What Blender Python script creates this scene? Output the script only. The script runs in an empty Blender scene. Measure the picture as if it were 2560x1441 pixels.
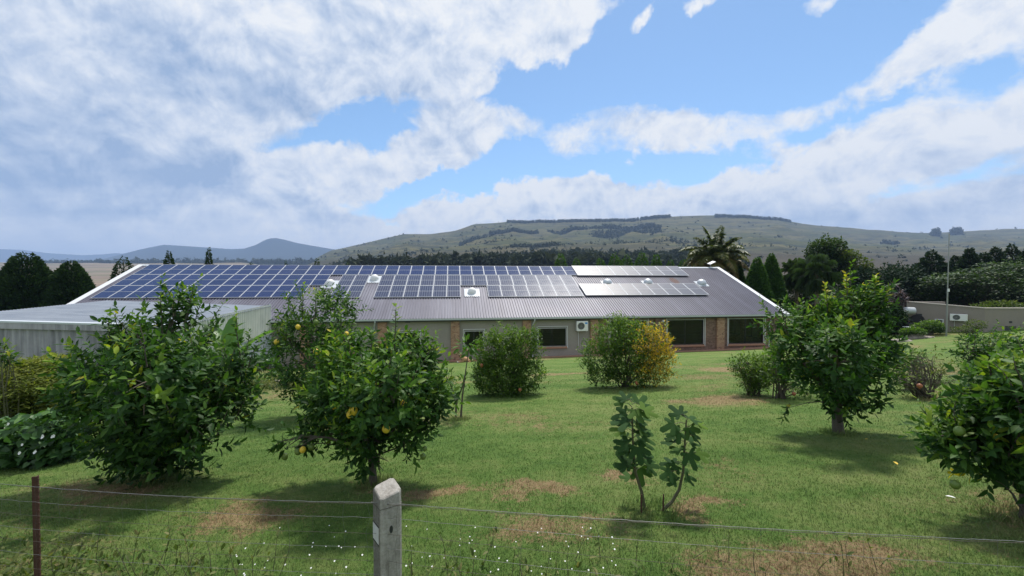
import bpy, math, random
import numpy as np
from mathutils import Vector, Matrix, noise

R = math.radians
SC = bpy.context.scene
COL = SC.collection

# ------------------------------------------------------------------ camera
EYE = 1.6
FPX, CXP, CYP, CPITCH = 1043.9, 1280.0, 720.5, 0.0192     # photo calibration (2560 px wide)
cam_d = bpy.data.cameras.new('camera')
cam_d.sensor_width = 36.0
cam_d.lens = 36.0 * FPX / 2560.0
cam_d.clip_start = 0.05
cam_d.clip_end = 60000
cam = bpy.data.objects.new('camera', cam_d)
COL.objects.link(cam)
cam.location = (0, 0, EYE)
cam.rotation_euler = (math.pi / 2 - CPITCH, 0, 0)
SC.camera = cam

# ------------------------------------------------------------------ node helper
class NT:
    def __init__(self, tree):
        self.t = tree
        self.t.nodes.clear()
    def n(self, typ, props=None, **ins):
        nd = self.t.nodes.new(typ)
        for k, v in (props or {}).items():
            setattr(nd, k, v)
        for k, v in ins.items():
            key = int(k[1:]) if k[0] == '_' and k[1:].isdigit() else k.replace('_', ' ')
            s = nd.inputs[key]
            if isinstance(v, bpy.types.NodeSocket):
                self.t.links.new(v, s)
            else:
                s.default_value = v
        return nd
    def math(self, op, a, b=0.0, c=0.0, clamp=False):
        nd = self.t.nodes.new('ShaderNodeMath')
        nd.operation = op
        nd.use_clamp = clamp
        for i, v in enumerate((a, b, c)):
            if isinstance(v, bpy.types.NodeSocket):
                self.t.links.new(v, nd.inputs[i])
            else:
                nd.inputs[i].default_value = v
        return nd.outputs[0]
    def vmath(self, op, a, b=(0, 0, 0)):
        nd = self.t.nodes.new('ShaderNodeVectorMath')
        nd.operation = op
        for i, v in enumerate((a, b)):
            if isinstance(v, bpy.types.NodeSocket):
                self.t.links.new(v, nd.inputs[i])
            else:
                nd.inputs[i].default_value = v
        return nd.outputs[0]
    def scale(self, a, s):
        nd = self.t.nodes.new('ShaderNodeVectorMath')
        nd.operation = 'SCALE'
        self.t.links.new(a, nd.inputs[0])
        if isinstance(s, bpy.types.NodeSocket):
            self.t.links.new(s, nd.inputs['Scale'])
        else:
            nd.inputs['Scale'].default_value = s
        return nd.outputs[0]
    def mix(self, f, a, b, blend='MIX'):
        nd = self.t.nodes.new('ShaderNodeMix')
        nd.data_type = 'RGBA'
        nd.blend_type = blend
        nd.clamp_factor = True
        for s, v in ((nd.inputs[0], f), (nd.inputs[6], a), (nd.inputs[7], b)):
            if isinstance(v, bpy.types.NodeSocket):
                self.t.links.new(v, s)
            else:
                s.default_value = (*v, 1.0) if isinstance(v, tuple) and len(v) == 3 else v
        return nd.outputs[2]
    def smooth(self, x, lo, hi, a=0.0, b=1.0):
        nd = self.n('ShaderNodeMapRange', {'interpolation_type': 'SMOOTHSTEP'}, _0=x, _1=lo, _2=hi, _3=a, _4=b)
        return nd.outputs[0]
    def noise(self, vec, scale, detail=4, rough=0.55, dist=0.0):
        return self.n('ShaderNodeTexNoise', None, Vector=vec, Scale=scale, Detail=detail, Roughness=rough, Distortion=dist)
    def ramp(self, f, stops):
        nd = self.n('ShaderNodeValToRGB', None, Fac=f)
        cr = nd.color_ramp
        while len(cr.elements) < len(stops):
            cr.elements.new(0.5)
        for e, (p, c) in zip(cr.elements, stops):
            e.position = p
            e.color = (*c, 1)
        return nd.outputs[0]
    def link(self, a, b):
        self.t.links.new(a, b)

# ------------------------------------------------------------------ world: daylight sky with clouds
SUN_AZ, SUN_EL = R(20), R(61)
world = bpy.data.worlds.new('World')
SC.world = world
world.use_nodes = True

def build_sky():
    w = NT(world.node_tree)
    out = w.n('ShaderNodeOutputWorld')
    sky = w.n('ShaderNodeTexSky', {'sky_type': 'NISHITA', 'sun_disc': False, 'sun_elevation': SUN_EL,
                                    'sun_rotation': SUN_AZ, 'altitude': 1300.0, 'air_density': 1.0,
                                    'dust_density': 0.6, 'ozone_density': 2.0})
    tc = w.n('ShaderNodeTexCoord').outputs['Generated']
    sep = w.n('ShaderNodeSeparateXYZ', None, Vector=tc)
    x, y, z = sep.outputs
    front = w.smooth(y, 0.12, 0.40)
    yc = w.math('MAXIMUM', y, 0.12)
    u = w.math('DIVIDE', x, yc)
    v = w.math('DIVIDE', z, yc)
    uv = w.n('ShaderNodeCombineXYZ', None, X=u, Y=v).outputs[0]
    n1 = w.noise(tc, 3.6, 6, 0.62).outputs['Color']
    n1 = w.vmath('SUBTRACT', n1, (0.5, 0.5, 0.5))
    uvw = w.vmath('ADD', uv, w.scale(n1, 0.30))
    # billows and streaks: noise on the cloud deck overhead, so they draw out towards the horizon
    zc = w.math('ADD', w.math('MAXIMUM', z, 0.0), 0.16)
    q = w.n('ShaderNodeCombineXYZ', None, X=w.math('DIVIDE', x, zc), Y=w.math('DIVIDE', y, zc), Z=w.math('MULTIPLY', z, 2.0)).outputs[0]
    qs = w.n('ShaderNodeMapping', None, Vector=q, Rotation=(0, 0, R(35)), Scale=(.55, 1.25, 1.0)).outputs[0]
    fb = w.noise(qs, 1.7, 9, 0.62, 0.3).outputs['Fac']
    fc = w.noise(tc, 10.0, 9, 0.64, 0.3).outputs['Fac']
    # the same billows a little nearer the sun: their difference is the lit and the shaded side
    fd = w.noise(w.vmath('ADD', tc, (0.006, 0.0, 0.022)), 10.0, 5, 0.58, 0.3).outputs['Fac']
    fm = w.math('ADD', w.math('MULTIPLY', fb, 0.55), w.math('MULTIPLY', fc, 0.45))
    def blobs(lst, src, start):
        acc = start
        for (px, py, rx, ry, rot, wt) in lst:
            loc = ((px - 1280) / FPX, (700 - py) / FPX, 0)
            mp = w.n('ShaderNodeMapping', {'vector_type': 'TEXTURE'}, Vector=src, Location=loc,
                     Rotation=(0, 0, R(rot)), Scale=(rx / FPX, ry / FPX, 1.0))
            g = w.n('ShaderNodeTexGradient', {'gradient_type': 'SPHERICAL'}, Vector=mp.outputs[0]).outputs['Fac']
            acc = w.math('MULTIPLY_ADD', g, wt, acc)
        return acc
    cover = blobs(COVER, uvw, 0.0)
    shade = blobs(SHADE, uvw, 0.0)
    c0 = w.math('MULTIPLY', cover, front)
    c0 = w.math('ADD', c0, w.math('MULTIPLY', w.math('SUBTRACT', 1.0, front), 0.42))
    c1 = w.math('MULTIPLY_ADD', w.math('SUBTRACT', fm, 0.5), 2.6, c0)
    alpha = w.math('POWER', w.smooth(c1, 0.06, 0.56), 0.75)
    thick = w.smooth(c1, 0.6, 1.9, 0.0, 0.30)
    fs = w.noise(w.vmath('ADD', qs, w.scale(n1, 0.9)), 1.9, 9, 0.6, 0.5).outputs['Fac']
    sh = w.math('ADD', w.math('MULTIPLY', w.math('MULTIPLY', shade, front), w.math('MULTIPLY_ADD', fm, 1.3, 0.35)), thick)
    sh = w.math('ADD', sh, w.math('MULTIPLY_ADD', w.math('SUBTRACT', fd, fc), 2.4, .10))
    sh = w.math('ADD', sh, w.math('MULTIPLY', w.math('SUBTRACT', 0.47, fs), 0.9))
    # clouds low over the horizon pale out in the thick air
    sh = w.math('MULTIPLY', sh, w.smooth(z, 0.0, 0.16, 0.2, 1.0), clamp=True)
    cloud = w.ramp(sh, [(0.0, (5.7, 5.85, 6.05)), (0.3, (4.7, 5.1, 5.75)), (0.65, (3.25, 3.9, 5.0)), (1.0, (2.1, 2.9, 4.3))])
    blue = w.mix(1.0, sky.outputs[0], (.95, 1.08, 1.08), 'MULTIPLY')
    # nothing of the cloud deck below the horizon
    alpha = w.math('MULTIPLY', alpha, w.smooth(z, -0.02, 0.01))
    col = w.mix(alpha, blue, cloud)
    bg = w.n('ShaderNodeBackground', None, Color=col, Strength=0.15)
    w.link(bg.outputs[0], out.inputs['Surface'])
# where the clouds stand: direction (as a photo point), radii, tilt, weight
COVER = [
    (250, 60, 1300, 560, 0, 1.5), (60, 420, 800, 420, 0, 1.0), (650, 480, 620, 190, 0, 0.8),
    (1060, 390, 430, 110, 4, .95), (1330, 20, 330, 190, 25, .8), (1130, 230, 220, 260, 0, .55),
    (1620, 325, 440, 125, 3, 1.45), (2350, 170, 600, 105, 22, 1.25), (2500, 0, 300, 90, 25, 1.1),
    (2330, 340, 640, 95, 17, .95), (2000, 445, 640, 85, 13, .75), (2400, 520, 900, 160, 8, .95),
    (1520, 490, 420, 70, 6, .65), (1300, 590, 2800, 120, 0, .95), (1240, 232, 70, 50, 0, 1.2),
    (1400, 105, 110, 65, 30, 1.2), (1590, 75, 60, 38, 30, 1.1), (1730, 30, 85, 42, 20, 1.2), (2080, 5, 130, 50, 10, .8),
    (880, 330, 300, 80, 3, -1.4), (1000, 480, 330, 45, 2, -1.0), (1760, 190, 720, 250, 12, -1.1), (1250, 455, 330, 50, 3, -.6),
    (1700, 425, 300, 45, 3, -.6), (2250, 260, 420, 45, 20, -.55), (2200, 60, 240, 90, 25, -.6),
]
SHADE = [
    (80, 430, 560, 200, 0, .5), (190, 510, 620, 90, 0, .25), (520, 420, 150, 100, 0, .7), (770, 540, 300, 90, 0, .35),
    (430, 180, 1150, 330, -8, .42), (700, 250, 600, 120, -10, .3), (1900, 545, 900, 90, 3, .45), (2400, 490, 460, 110, 12, .35), (1000, 150, 420, 140, -25, .3),
    (640, 60, 420, 130, -15, -.3), (250, 190, 420, 90, -22, -.3),
]
build_sky()
world.cycles.sampling_method = 'MANUAL'
world.cycles.sample_map_resolution = 512

# ------------------------------------------------------------------ sun
sun_d = bpy.data.lights.new('sun', 'SUN')
sun_d.energy = 5.0
sun_d.angle = R(5.0)
sun_d.color = (1.0, 0.95, 0.87)
sun = bpy.data.objects.new('sun', sun_d)
COL.objects.link(sun)
sdir = Vector((math.sin(SUN_AZ) * math.cos(SUN_EL), math.cos(SUN_AZ) * math.cos(SUN_EL), math.sin(SUN_EL)))
sun.rotation_euler = sdir.to_track_quat('Z', 'Y').to_euler()
sun.location = (0, 0, 60)

SC.view_settings.view_transform = 'Standard'
SC.view_settings.look = 'None'
SC.view_settings.exposure = 0.12
SC.view_settings.gamma = 1.0
SC.view_settings.use_curve_mapping = False
SC.cycles.max_bounces = 8
SC.cycles.diffuse_bounces = 3
SC.cycles.glossy_bounces = 3
SC.cycles.transmission_bounces = 5
SC.cycles.transparent_max_bounces = 10
SC.cycles.volume_bounces = 0
SC.cycles.caustics_reflective = False
SC.cycles.caustics_refractive = False
SC.cycles.sample_clamp_indirect = 6.0

# ------------------------------------------------------------------ geometry helpers
class MB:
    """collects verts and faces for one mesh"""
    def __init__(self):
        self.v, self.f, self.t = [], [], []
    def add(self, vs, fs, tint=0.0):
        o = len(self.v)
        self.v += [tuple(p) for p in vs]
        self.f += [tuple(i + o for i in f) for f in fs]
        self.t += [tint] * len(vs)
    def box(self, x0, x1, y0, y1, z0, z1, tint=0.0):
        vs = [(x, y, z) for x in (x0, x1) for y in (y0, y1) for z in (z0, z1)]
        fs = [(0, 1, 3, 2), (4, 6, 7, 5), (0, 4, 5, 1), (2, 3, 7, 6), (0, 2, 6, 4), (1, 5, 7, 3)]
        self.add(vs, fs, tint)
    def tube(self, pts, rad, sides=6, tint=0.0, cap=True):
        pts = [Vector(p) for p in pts]
        if not hasattr(rad, '__len__'):
            rad = [rad] * len(pts)
        vs, fs = [], []
        ref = Vector((0.31, 0.17, 0.93))
        prev = None
        for i, p in enumerate(pts):
            a = pts[max(i - 1, 0)]
            b = pts[min(i + 1, len(pts) - 1)]
            d = (b - a)
            d = d.normalized() if d.length > 1e-9 else Vector((0, 0, 1))
            if prev is None:
                s = d.cross(ref if abs(d.dot(ref)) < .95 else Vector((1, 0, 0))).normalized()
            else:
                s = (prev - d * prev.dot(d))
                s = s.normalized() if s.length > 1e-6 else d.cross(ref).normalized()
            prev = s
            t = d.cross(s)
            for k in range(sides):
                an = 2 * math.pi * k / sides
                vs.append(p + (s * math.cos(an) + t * math.sin(an)) * rad[i])
        n = len(pts)
        for i in range(n - 1):
            for k in range(sides):
                k2 = (k + 1) % sides
                fs.append((i * sides + k, i * sides + k2, (i + 1) * sides + k2, (i + 1) * sides + k))
        if cap:
            fs.append(tuple(range(sides))[::-1])
            fs.append(tuple((n - 1) * sides + k for k in range(sides)))
        self.add(vs, fs, tint)
    def mesh(self, name):
        me = bpy.data.meshes.new(name)
        me.from_pydata(self.v, [], self.f)
        if any(self.t):
            at = me.attributes.new('tint', 'FLOAT', 'POINT')
            at.data.foreach_set('value', np.array(self.t, dtype=np.float32))
        me.update()
        return me

def np_mesh(name, V, T, tint=None):
    """fast triangle mesh from arrays"""
    V = np.ascontiguousarray(V, dtype=np.float32)
    T = np.ascontiguousarray(T, dtype=np.int32)
    me = bpy.data.meshes.new(name)
    me.vertices.add(len(V))
    me.vertices.foreach_set('co', V.ravel())
    me.loops.add(T.size)
    me.loops.foreach_set('vertex_index', T.ravel())
    me.polygons.add(len(T))
    me.polygons.foreach_set('loop_start', np.arange(0, T.size, 3, dtype=np.int32))
    if tint is not None:
        at = me.attributes.new('tint', 'FLOAT', 'POINT')
        at.data.foreach_set('value', np.asarray(tint, dtype=np.float32))
    me.update(calc_edges=True)
    return me

def place(name, me, mat=None, parent=None, loc=None, rot=None, smooth=False):
    o = bpy.data.objects.new(name, me)
    COL.objects.link(o)
    if mat is not None and me is not None and not me.materials:
        me.materials.append(mat)
    if parent is not None:
        o.parent = parent
    if loc is not None:
        o.location = loc
    if rot is not None:
        o.rotation_euler = rot
    if smooth and me is not None:
        me.polygons.foreach_set('use_smooth', [True] * len(me.polygons))
    return o

def empty(name, loc=(0, 0, 0), rz=0.0):
    o = bpy.data.objects.new(name, None)
    o.empty_display_size = 0.2
    COL.objects.link(o)
    o.location = loc
    o.rotation_euler = (0, 0, rz)
    return o

def tag(o, label=None, cat=None, group=None, kind=None):
    if label: o['label'] = label
    if cat: o['category'] = cat
    if group: o['group'] = group
    if kind: o['kind'] = kind
    return o

def bevel(o, w, seg=2):
    m = o.modifiers.new('bevel', 'BEVEL')
    m.width = w
    m.segments = seg
    m.limit_method = 'ANGLE'
    return o

def ray(px, py):
    x = (px - CXP) / FPX
    y = (CYP - py) / FPX
    c, s = math.cos(CPITCH), math.sin(CPITCH)
    return Vector((x, c + y * s, -s + y * c))

def at(px, py, depth):
    r = ray(px, py)
    return r * (depth / r.y) + Vector((0, 0, EYE))

def gz(x, y):
    ye = min(max(y, -2.0), 33.0) + 0.22 * max(0.0, min(y, 70.0) - 33.0)
    xx = min(max(x, -42.0), 42.0)
    return -0.137 * ye + 0.0344 * xx + 0.045 * min(max(x - 24.0, 0.0), 25.0)

def ground_at(px, py):
    """where the line of sight through a photo point meets the garden slope"""
    r = ray(px, py)
    t = -EYE / (r.z + 0.137 * r.y - 0.0344 * r.x)
    p = r * t + Vector((0, 0, EYE))
    return Vector((p.x, p.y, gz(p.x, p.y)))

def ordinal(i):
    suf = 'th' if 10 <= i % 100 <= 20 else {1: 'st', 2: 'nd', 3: 'rd'}.get(i % 10, 'th')
    return f'{i}{suf}'

# ------------------------------------------------------------------ materials
def new_mat(name):
    m = bpy.data.materials.new(name)
    m.use_nodes = True
    return m, NT(m.node_tree)

def finish(w, bsdf, disp=None):
    out = w.n('ShaderNodeOutputMaterial')
    w.link(bsdf, out.inputs['Surface'])

def simple(name, col, rough=0.6, metal=0.0, var=0.12, scale=6.0, bump=0.0, bscale=40.0, spec=0.5, streak=None, objspace=True):
    m, w = new_mat(name)
    tc = w.n('ShaderNodeTexCoord').outputs['Object'] if objspace else w.n('ShaderNodeNewGeometry').outputs['Position']
    if streak:
        tcv = w.n('ShaderNodeMapping', None, Vector=tc, Scale=streak).outputs[0]
    else:
        tcv = tc
    f = w.noise(tcv, scale, 6, 0.62).outputs['Fac']
    f = w.math('MULTIPLY_ADD', f, 2 * var, 1 - var)
    g = w.noise(tc, scale * 9, 3, 0.6).outputs['Fac']
    f = w.math('MULTIPLY', f, w.math('MULTIPLY_ADD', g, var, 1 - var / 2))
    c = w.scale(w.n('ShaderNodeCombineXYZ', None, X=col[0], Y=col[1], Z=col[2]).outputs[0], f)
    b = w.n('ShaderNodeBsdfPrincipled', None, Base_Color=c, Roughness=rough, Metallic=metal)
    b.inputs['Specular IOR Level'].default_value = spec
    if bump:
        h = w.noise(tc, bscale, 5, 0.65).outputs['Fac']
        bp = w.n('ShaderNodeBump', None, Height=h, Strength=bump, Distance=0.02)
        w.link(bp.outputs[0], b.inputs['Normal'])
    finish(w, b.outputs[0])
    return m

def leaf_mat(name, stops, trans=0.35, rough=0.42, objrand=0.0, spec=0.4):
    m, w = new_mat(name)
    t = w.n('ShaderNodeAttribute', {'attribute_name': 'tint'}).outputs['Fac']
    if objrand:
        t = w.math('ADD', t, w.math('MULTIPLY', w.n('ShaderNodeObjectInfo').outputs['Random'], objrand))
    c = w.ramp(t, stops)
    b = w.n('ShaderNodeBsdfPrincipled', None, Base_Color=c, Roughness=rough)
    b.inputs['Specular IOR Level'].default_value = spec
    tr = w.n('ShaderNodeBsdfTranslucent', None, Color=w.mix(1.0, c, (1.25, 1.35, 0.55), 'MULTIPLY'))
    mx = w.n('ShaderNodeMixShader', None, _0=trans, _1=b.outputs[0], _2=tr.outputs[0])
    finish(w, mx.outputs[0])
    return m

M = {}
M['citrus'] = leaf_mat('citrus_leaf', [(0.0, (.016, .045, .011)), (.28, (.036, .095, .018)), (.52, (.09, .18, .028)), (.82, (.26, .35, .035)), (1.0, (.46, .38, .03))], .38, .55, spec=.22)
M['pome'] = leaf_mat('small_leaf', [(0.0, (.035, .075, .016)), (.45, (.08, .155, .024)), (.8, (.17, .25, .035)), (1.0, (.26, .30, .05))], .45, .5, spec=.3)
M['yellow'] = leaf_mat('yellowing_leaf', [(0.0, (.22, .17, .03)), (.35, (.5, .34, .035)), (.75, (.66, .45, .04)), (1.0, (.5, .28, .12))], .42, .55, spec=.25)
M['fig'] = leaf_mat('fig_leaf', [(0.0, (.024, .058, .022)), (.5, (.045, .10, .028)), (1.0, (.17, .27, .035))], .34, .75, objrand=.35, spec=.1)
M['banana'] = leaf_mat('banana_leaf', [(0.0, (.06, .15, .035)), (1.0, (.14, .27, .06))], .45, .4, objrand=.5)
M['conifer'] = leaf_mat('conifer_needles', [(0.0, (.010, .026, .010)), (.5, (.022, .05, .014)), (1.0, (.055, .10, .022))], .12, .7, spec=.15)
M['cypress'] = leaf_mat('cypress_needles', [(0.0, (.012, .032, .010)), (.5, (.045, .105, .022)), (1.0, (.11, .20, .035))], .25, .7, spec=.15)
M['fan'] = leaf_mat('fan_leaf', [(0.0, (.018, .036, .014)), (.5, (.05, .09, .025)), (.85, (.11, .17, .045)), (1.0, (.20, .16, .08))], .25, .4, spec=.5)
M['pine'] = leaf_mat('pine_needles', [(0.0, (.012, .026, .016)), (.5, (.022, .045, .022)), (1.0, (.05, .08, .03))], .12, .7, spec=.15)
M['broad'] = leaf_mat('broad_leaf', [(0.0, (.012, .026, .010)), (.5, (.032, .064, .018)), (1.0, (.095, .155, .035))], .25, .55, spec=.25)
M['palm'] = leaf_mat('palm_leaf', [(0.0, (.03, .055, .02)), (.5, (.07, .10, .03)), (.85, (.16, .17, .05)), (1.0, (.28, .20, .08))], .25, .45)
M['cordyline'] = leaf_mat('purple_leaf', [(0.0, (.03, .018, .022)), (1.0, (.12, .07, .085))], .2, .45)
M['feather'] = leaf_mat('feathery_leaf', [(0.0, (.055, .085, .015)), (.5, (.125, .16, .022)), (1.0, (.26, .27, .05))], .4, .6, spec=.2)
M['creeper'] = leaf_mat('creeper_leaf', [(0.0, (.03, .075, .022)), (.5, (.055, .13, .035)), (1.0, (.13, .24, .06))], .35, .42)
M['weed'] = leaf_mat('weed_leaf', [(0.0, (.05, .075, .02)), (.5, (.09, .13, .03)), (1.0, (.24, .22, .09))], .35, .6, spec=.2)
M['twig'] = simple('bark_grey', (.095, .08, .06), .85, var=.35, scale=14, bump=.5, bscale=60)
M['twig_green'] = simple('bark_young', (.085, .085, .04), .7, var=.3, scale=12)
M['trunk_palm'] = simple('palm_trunk', (.16, .125, .09), .9, var=.4, scale=5, bump=.6, bscale=20, streak=(1, 1, 6))
M['lemon'] = simple('lemon_skin', (.74, .52, .045), .42, var=.1, scale=20, bump=.25, bscale=160)
M['lime'] = simple('green_fruit', (.13, .2, .035), .42, var=.15, scale=20, bump=.25, bscale=160)
M['orange'] = simple('pomegranate_skin', (.34, .12, .05), .45, var=.25, scale=12)
M['white_petal'] = simple('white_petal', (.8, .8, .78), .6, var=.05)
M['yellow_eye'] = simple('flower_eye', (.65, .45, .04), .7, var=.1)
M['concrete_post'] = None

def position_dry(w, P):
    """0..1 factor of dead grass; same on soil and blades"""
    n = w.noise(P, 0.9, 6, 0.66).outputs['Color']
    nw = w.scale(w.vmath('SUBTRACT', n, (.5, .5, .5)), 1.5)
    Pw = w.vmath('ADD', P, nw)
    acc = None
    for (px, py, rx, ry, wt) in DRY:
        g = ground_at(px, py)
        mp = w.n('ShaderNodeMapping', {'vector_type': 'TEXTURE'}, Vector=Pw, Location=(g.x, g.y, g.z), Scale=(rx, ry, 5.0)).outputs[0]
        gr = w.n('ShaderNodeTexGradient', {'gradient_type': 'SPHERICAL'}, Vector=mp).outputs['Fac']
        acc = w.math('MULTIPLY', gr, wt) if acc is None else w.math('MULTIPLY_ADD', gr, wt, acc)
    fine = w.noise(P, 5.0, 5, 0.7).outputs['Fac']
    big = w.noise(P, 0.22, 4, 0.6).outputs['Fac']
    base = w.smooth(big, 0.40, 0.70, 0.0, 0.6)
    tot = w.math('ADD', acc, base)
    tot = w.math('ADD', tot, w.math('MULTIPLY', w.math('SUBTRACT', fine, .5), 1.1))
    tot = w.smooth(tot, 0.10, 0.80)
    sp = w.noise(P, 38.0, 4, 0.75).outputs['Fac']
    return w.smooth(w.math('MULTIPLY_ADD', w.math('SUBTRACT', sp, .5), 3.6, tot), 0.25, 1.15)

# dead patches seen in the lawn: photo point, radii in metres, weight
DRY = [(1340, 1232, .55, .35, 1.0), (1100, 1235, .7, .32, .9), (1550, 1190, .45, .4, .95), (1770, 1255, .45, .3, .8), (610, 1290, 1.2, .55, .75),
       (1960, 1400, 1.1, .45, .7), (1330, 1320, 1.1, .35, .6), (860, 1065, .9, .7, .85), (230, 1235, 1.2, .5, .8), (1420, 935, 2.6, .9, .75),
       (1800, 1005, 1.6, 1.0, .6), (1080, 960, 2.4, 1.2, .8), (1850, 925, 2.0, 1.4, .9), (2380, 985, 1.6, 1.2, .6), (430, 1180, 1.0, .5, .45), (2560, 930, 3.5, 1.5, .5),
       (950, 1215, .9, .35, .6), (2180, 1420, 1.4, .3, .5), (1150, 905, 1.5, .8, .4)]

def lawn_colour(w, P):
    st = w.n('ShaderNodeMapping', None, Vector=P, Rotation=(0, 0, R(-8)), Scale=(.35, 1.0, 1.0)).outputs[0]
    a1 = w.noise(st, 0.75, 6, 0.66).outputs['Fac']
    a2 = w.noise(P, 2.6, 5, 0.66).outputs['Fac']
    a = w.math('ADD', w.math('MULTIPLY', a1, .65), w.math('MULTIPLY', a2, .35))
    a = w.math('MULTIPLY_ADD', w.math('SUBTRACT', a, .5), 2.1, .5)
    b = w.noise(P, 9.0, 5, 0.7).outputs['Fac']
    f = w.math('ADD', w.math('MULTIPLY', a, .62), w.math('MULTIPLY', b, .38))
    g = w.ramp(f, [(.26, (.048, .10, .021)), (.45, (.092, .16, .035)), (.60, (.145, .195, .056)), (.78, (.215, .225, .092))])
    return w.mix(position_dry(w, P), g, w.ramp(b, [(.3, (.17, .115, .058)), (.7, (.33, .24, .135))]))

def make_lawn_mats():
    m, w = new_mat('lawn')
    P = w.n('ShaderNodeNewGeometry').outputs['Position']
    c = lawn_colour(w, P)
    b = w.n('ShaderNodeBsdfPrincipled', None, Base_Color=c, Roughness=.9)
    b.inputs['Specular IOR Level'].default_value = .1
    h = w.noise(P, 26, 6, .75).outputs['Fac']
    bp = w.n('ShaderNodeBump', None, Height=h, Strength=1.0, Distance=.04)
    w.link(bp.outputs[0], b.inputs['Normal'])
    finish(w, b.outputs[0])
    M['lawn'] = m
    m, w = new_mat('grass_blade')
    P = w.n('ShaderNodeNewGeometry').outputs['Position']
    c = lawn_colour(w, P)
    t = w.n('ShaderNodeAttribute', {'attribute_name': 'tint'}).outputs['Fac']
    c = w.scale(c, w.math('MULTIPLY_ADD', t, .45, .95))
    b = w.n('ShaderNodeBsdfPrincipled', None, Base_Color=c, Roughness=.6)
    b.inputs['Specular IOR Level'].default_value = .25
    tr = w.n('ShaderNodeBsdfTranslucent', None, Color=c)
    mx = w.n('ShaderNodeMixShader', None, _0=.3, _1=b.outputs[0], _2=tr.outputs[0])
    finish(w, mx.outputs[0])
    M['blade'] = m
make_lawn_mats()

def make_field_mat():
    m, w = new_mat('fields')
    P = w.n('ShaderNodeNewGeometry').outputs['Position']
    st = w.n('ShaderNodeMapping', None, Vector=P, Scale=(.0016, .009, .0)).outputs[0]
    a = w.noise(st, 1.0, 5, .6, .6).outputs['Fac']
    b = w.noise(P, .02, 6, .65).outputs['Fac']
    c = w.ramp(a, [(.3, (.115, .085, .065)), (.44, (.2, .15, .115)), (.5, (.10, .105, .055)), (.56, (.235, .18, .135)), (.72, (.15, .12, .09))])
    c = w.mix(w.smooth(b, .5, .75, 0, .5), c, (.075, .085, .045))
    bs = w.n('ShaderNodeBsdfPrincipled', None, Base_Color=c, Roughness=.95)
    bs.inputs['Specular IOR Level'].default_value = .1
    finish(w, bs.outputs[0])
    M['fields'] = m
    m, w = new_mat('hillside')
    P = w.n('ShaderNodeNewGeometry').outputs['Position']
    ct = w.n('ShaderNodeMapping', None, Vector=P, Scale=(.55, .55, 5.0)).outputs[0]
    a = w.noise(ct, .0042, 7, .62, .5).outputs['Fac']
    b = w.noise(ct, .02, 6, .68, .3).outputs['Fac']
    c = w.ramp(a, [(.3, (.085, .082, .030)), (.44, (.050, .060, .022)), (.54, (.105, .096, .040)), (.68, (.036, .044, .018))])
    c = w.mix(w.smooth(b, .53, .64, 0, .9), c, (.014, .019, .012))
    zz = w.n('ShaderNodeSeparateXYZ', None, Vector=P).outputs[2]
    band = w.math('SINE', w.math('MULTIPLY_ADD', b, 16.0, w.math('MULTIPLY', zz, .16)))
    c = w.mix(w.smooth(w.math('ADD', band, w.math('MULTIPLY', w.math('SUBTRACT', a, .5), 3.0)), .45, .9, 0, .6), c, (.022, .028, .018))
    # brown scrub lower down
    z = w.n('ShaderNodeSeparateXYZ', None, Vector=P).outputs[2]
    low = w.smooth(w.math('ADD', z, w.math('MULTIPLY', w.math('SUBTRACT', b, .5), 70.0)), 20.0, 105.0, .85, 0.0)
    c = w.mix(low, c, w.ramp(b, [(.35, (.03, .026, .022)), (.55, (.062, .052, .042)), (.7, (.036, .04, .022))]))
    bs = w.n('ShaderNodeBsdfPrincipled', None, Base_Color=c, Roughness=.95)
    bs.inputs['Specular IOR Level'].default_value = .1
    h = w.noise(P, .05, 6, .7).outputs['Fac']
    bp = w.n('ShaderNodeBump', None, Height=h, Strength=.8, Distance=6.0)
    w.link(bp.outputs[0], bs.inputs['Normal'])
    finish(w, bs.outputs[0])
    M['hillside'] = m
make_field_mat()
M['mountain'] = simple('mountain', (.022, .03, .03), .95, var=.35, scale=.0016, spec=.1, bump=1.0, bscale=.006, objspace=False)

# ------------------------------------------------------------------ setting: lawn, ground, hills, mountains
def lawn_z(x, y):
    b = .035 * noise.noise(Vector((x * .35, y * .35, 3.1))) + .02 * noise.noise(Vector((x * 1.1, y * 1.1, 7.7)))
    return gz(x, y) + b

def build_lawn():
    xs = np.concatenate([np.arange(-46, -12, 1.0), np.arange(-12, 14, .3), np.arange(14, 60.1, 1.0)])
    ys = np.concatenate([np.arange(-8, 1, 1.0), np.arange(1, 16, .3), np.arange(16, 64.1, 1.0)])
    nx, ny = len(xs), len(ys)
    V = [(x, y, lawn_z(x, y)) for y in ys for x in xs]
    mb = MB()
    F = [(j * nx + i, j * nx + i + 1, (j + 1) * nx + i + 1, (j + 1) * nx + i) for j in range(ny - 1) for i in range(nx - 1)]
    mb.add(V, F)
    o = place('lawn', mb.mesh('lawn'), M['lawn'], smooth=True)
    tag(o, kind='structure')
build_lawn()

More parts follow.
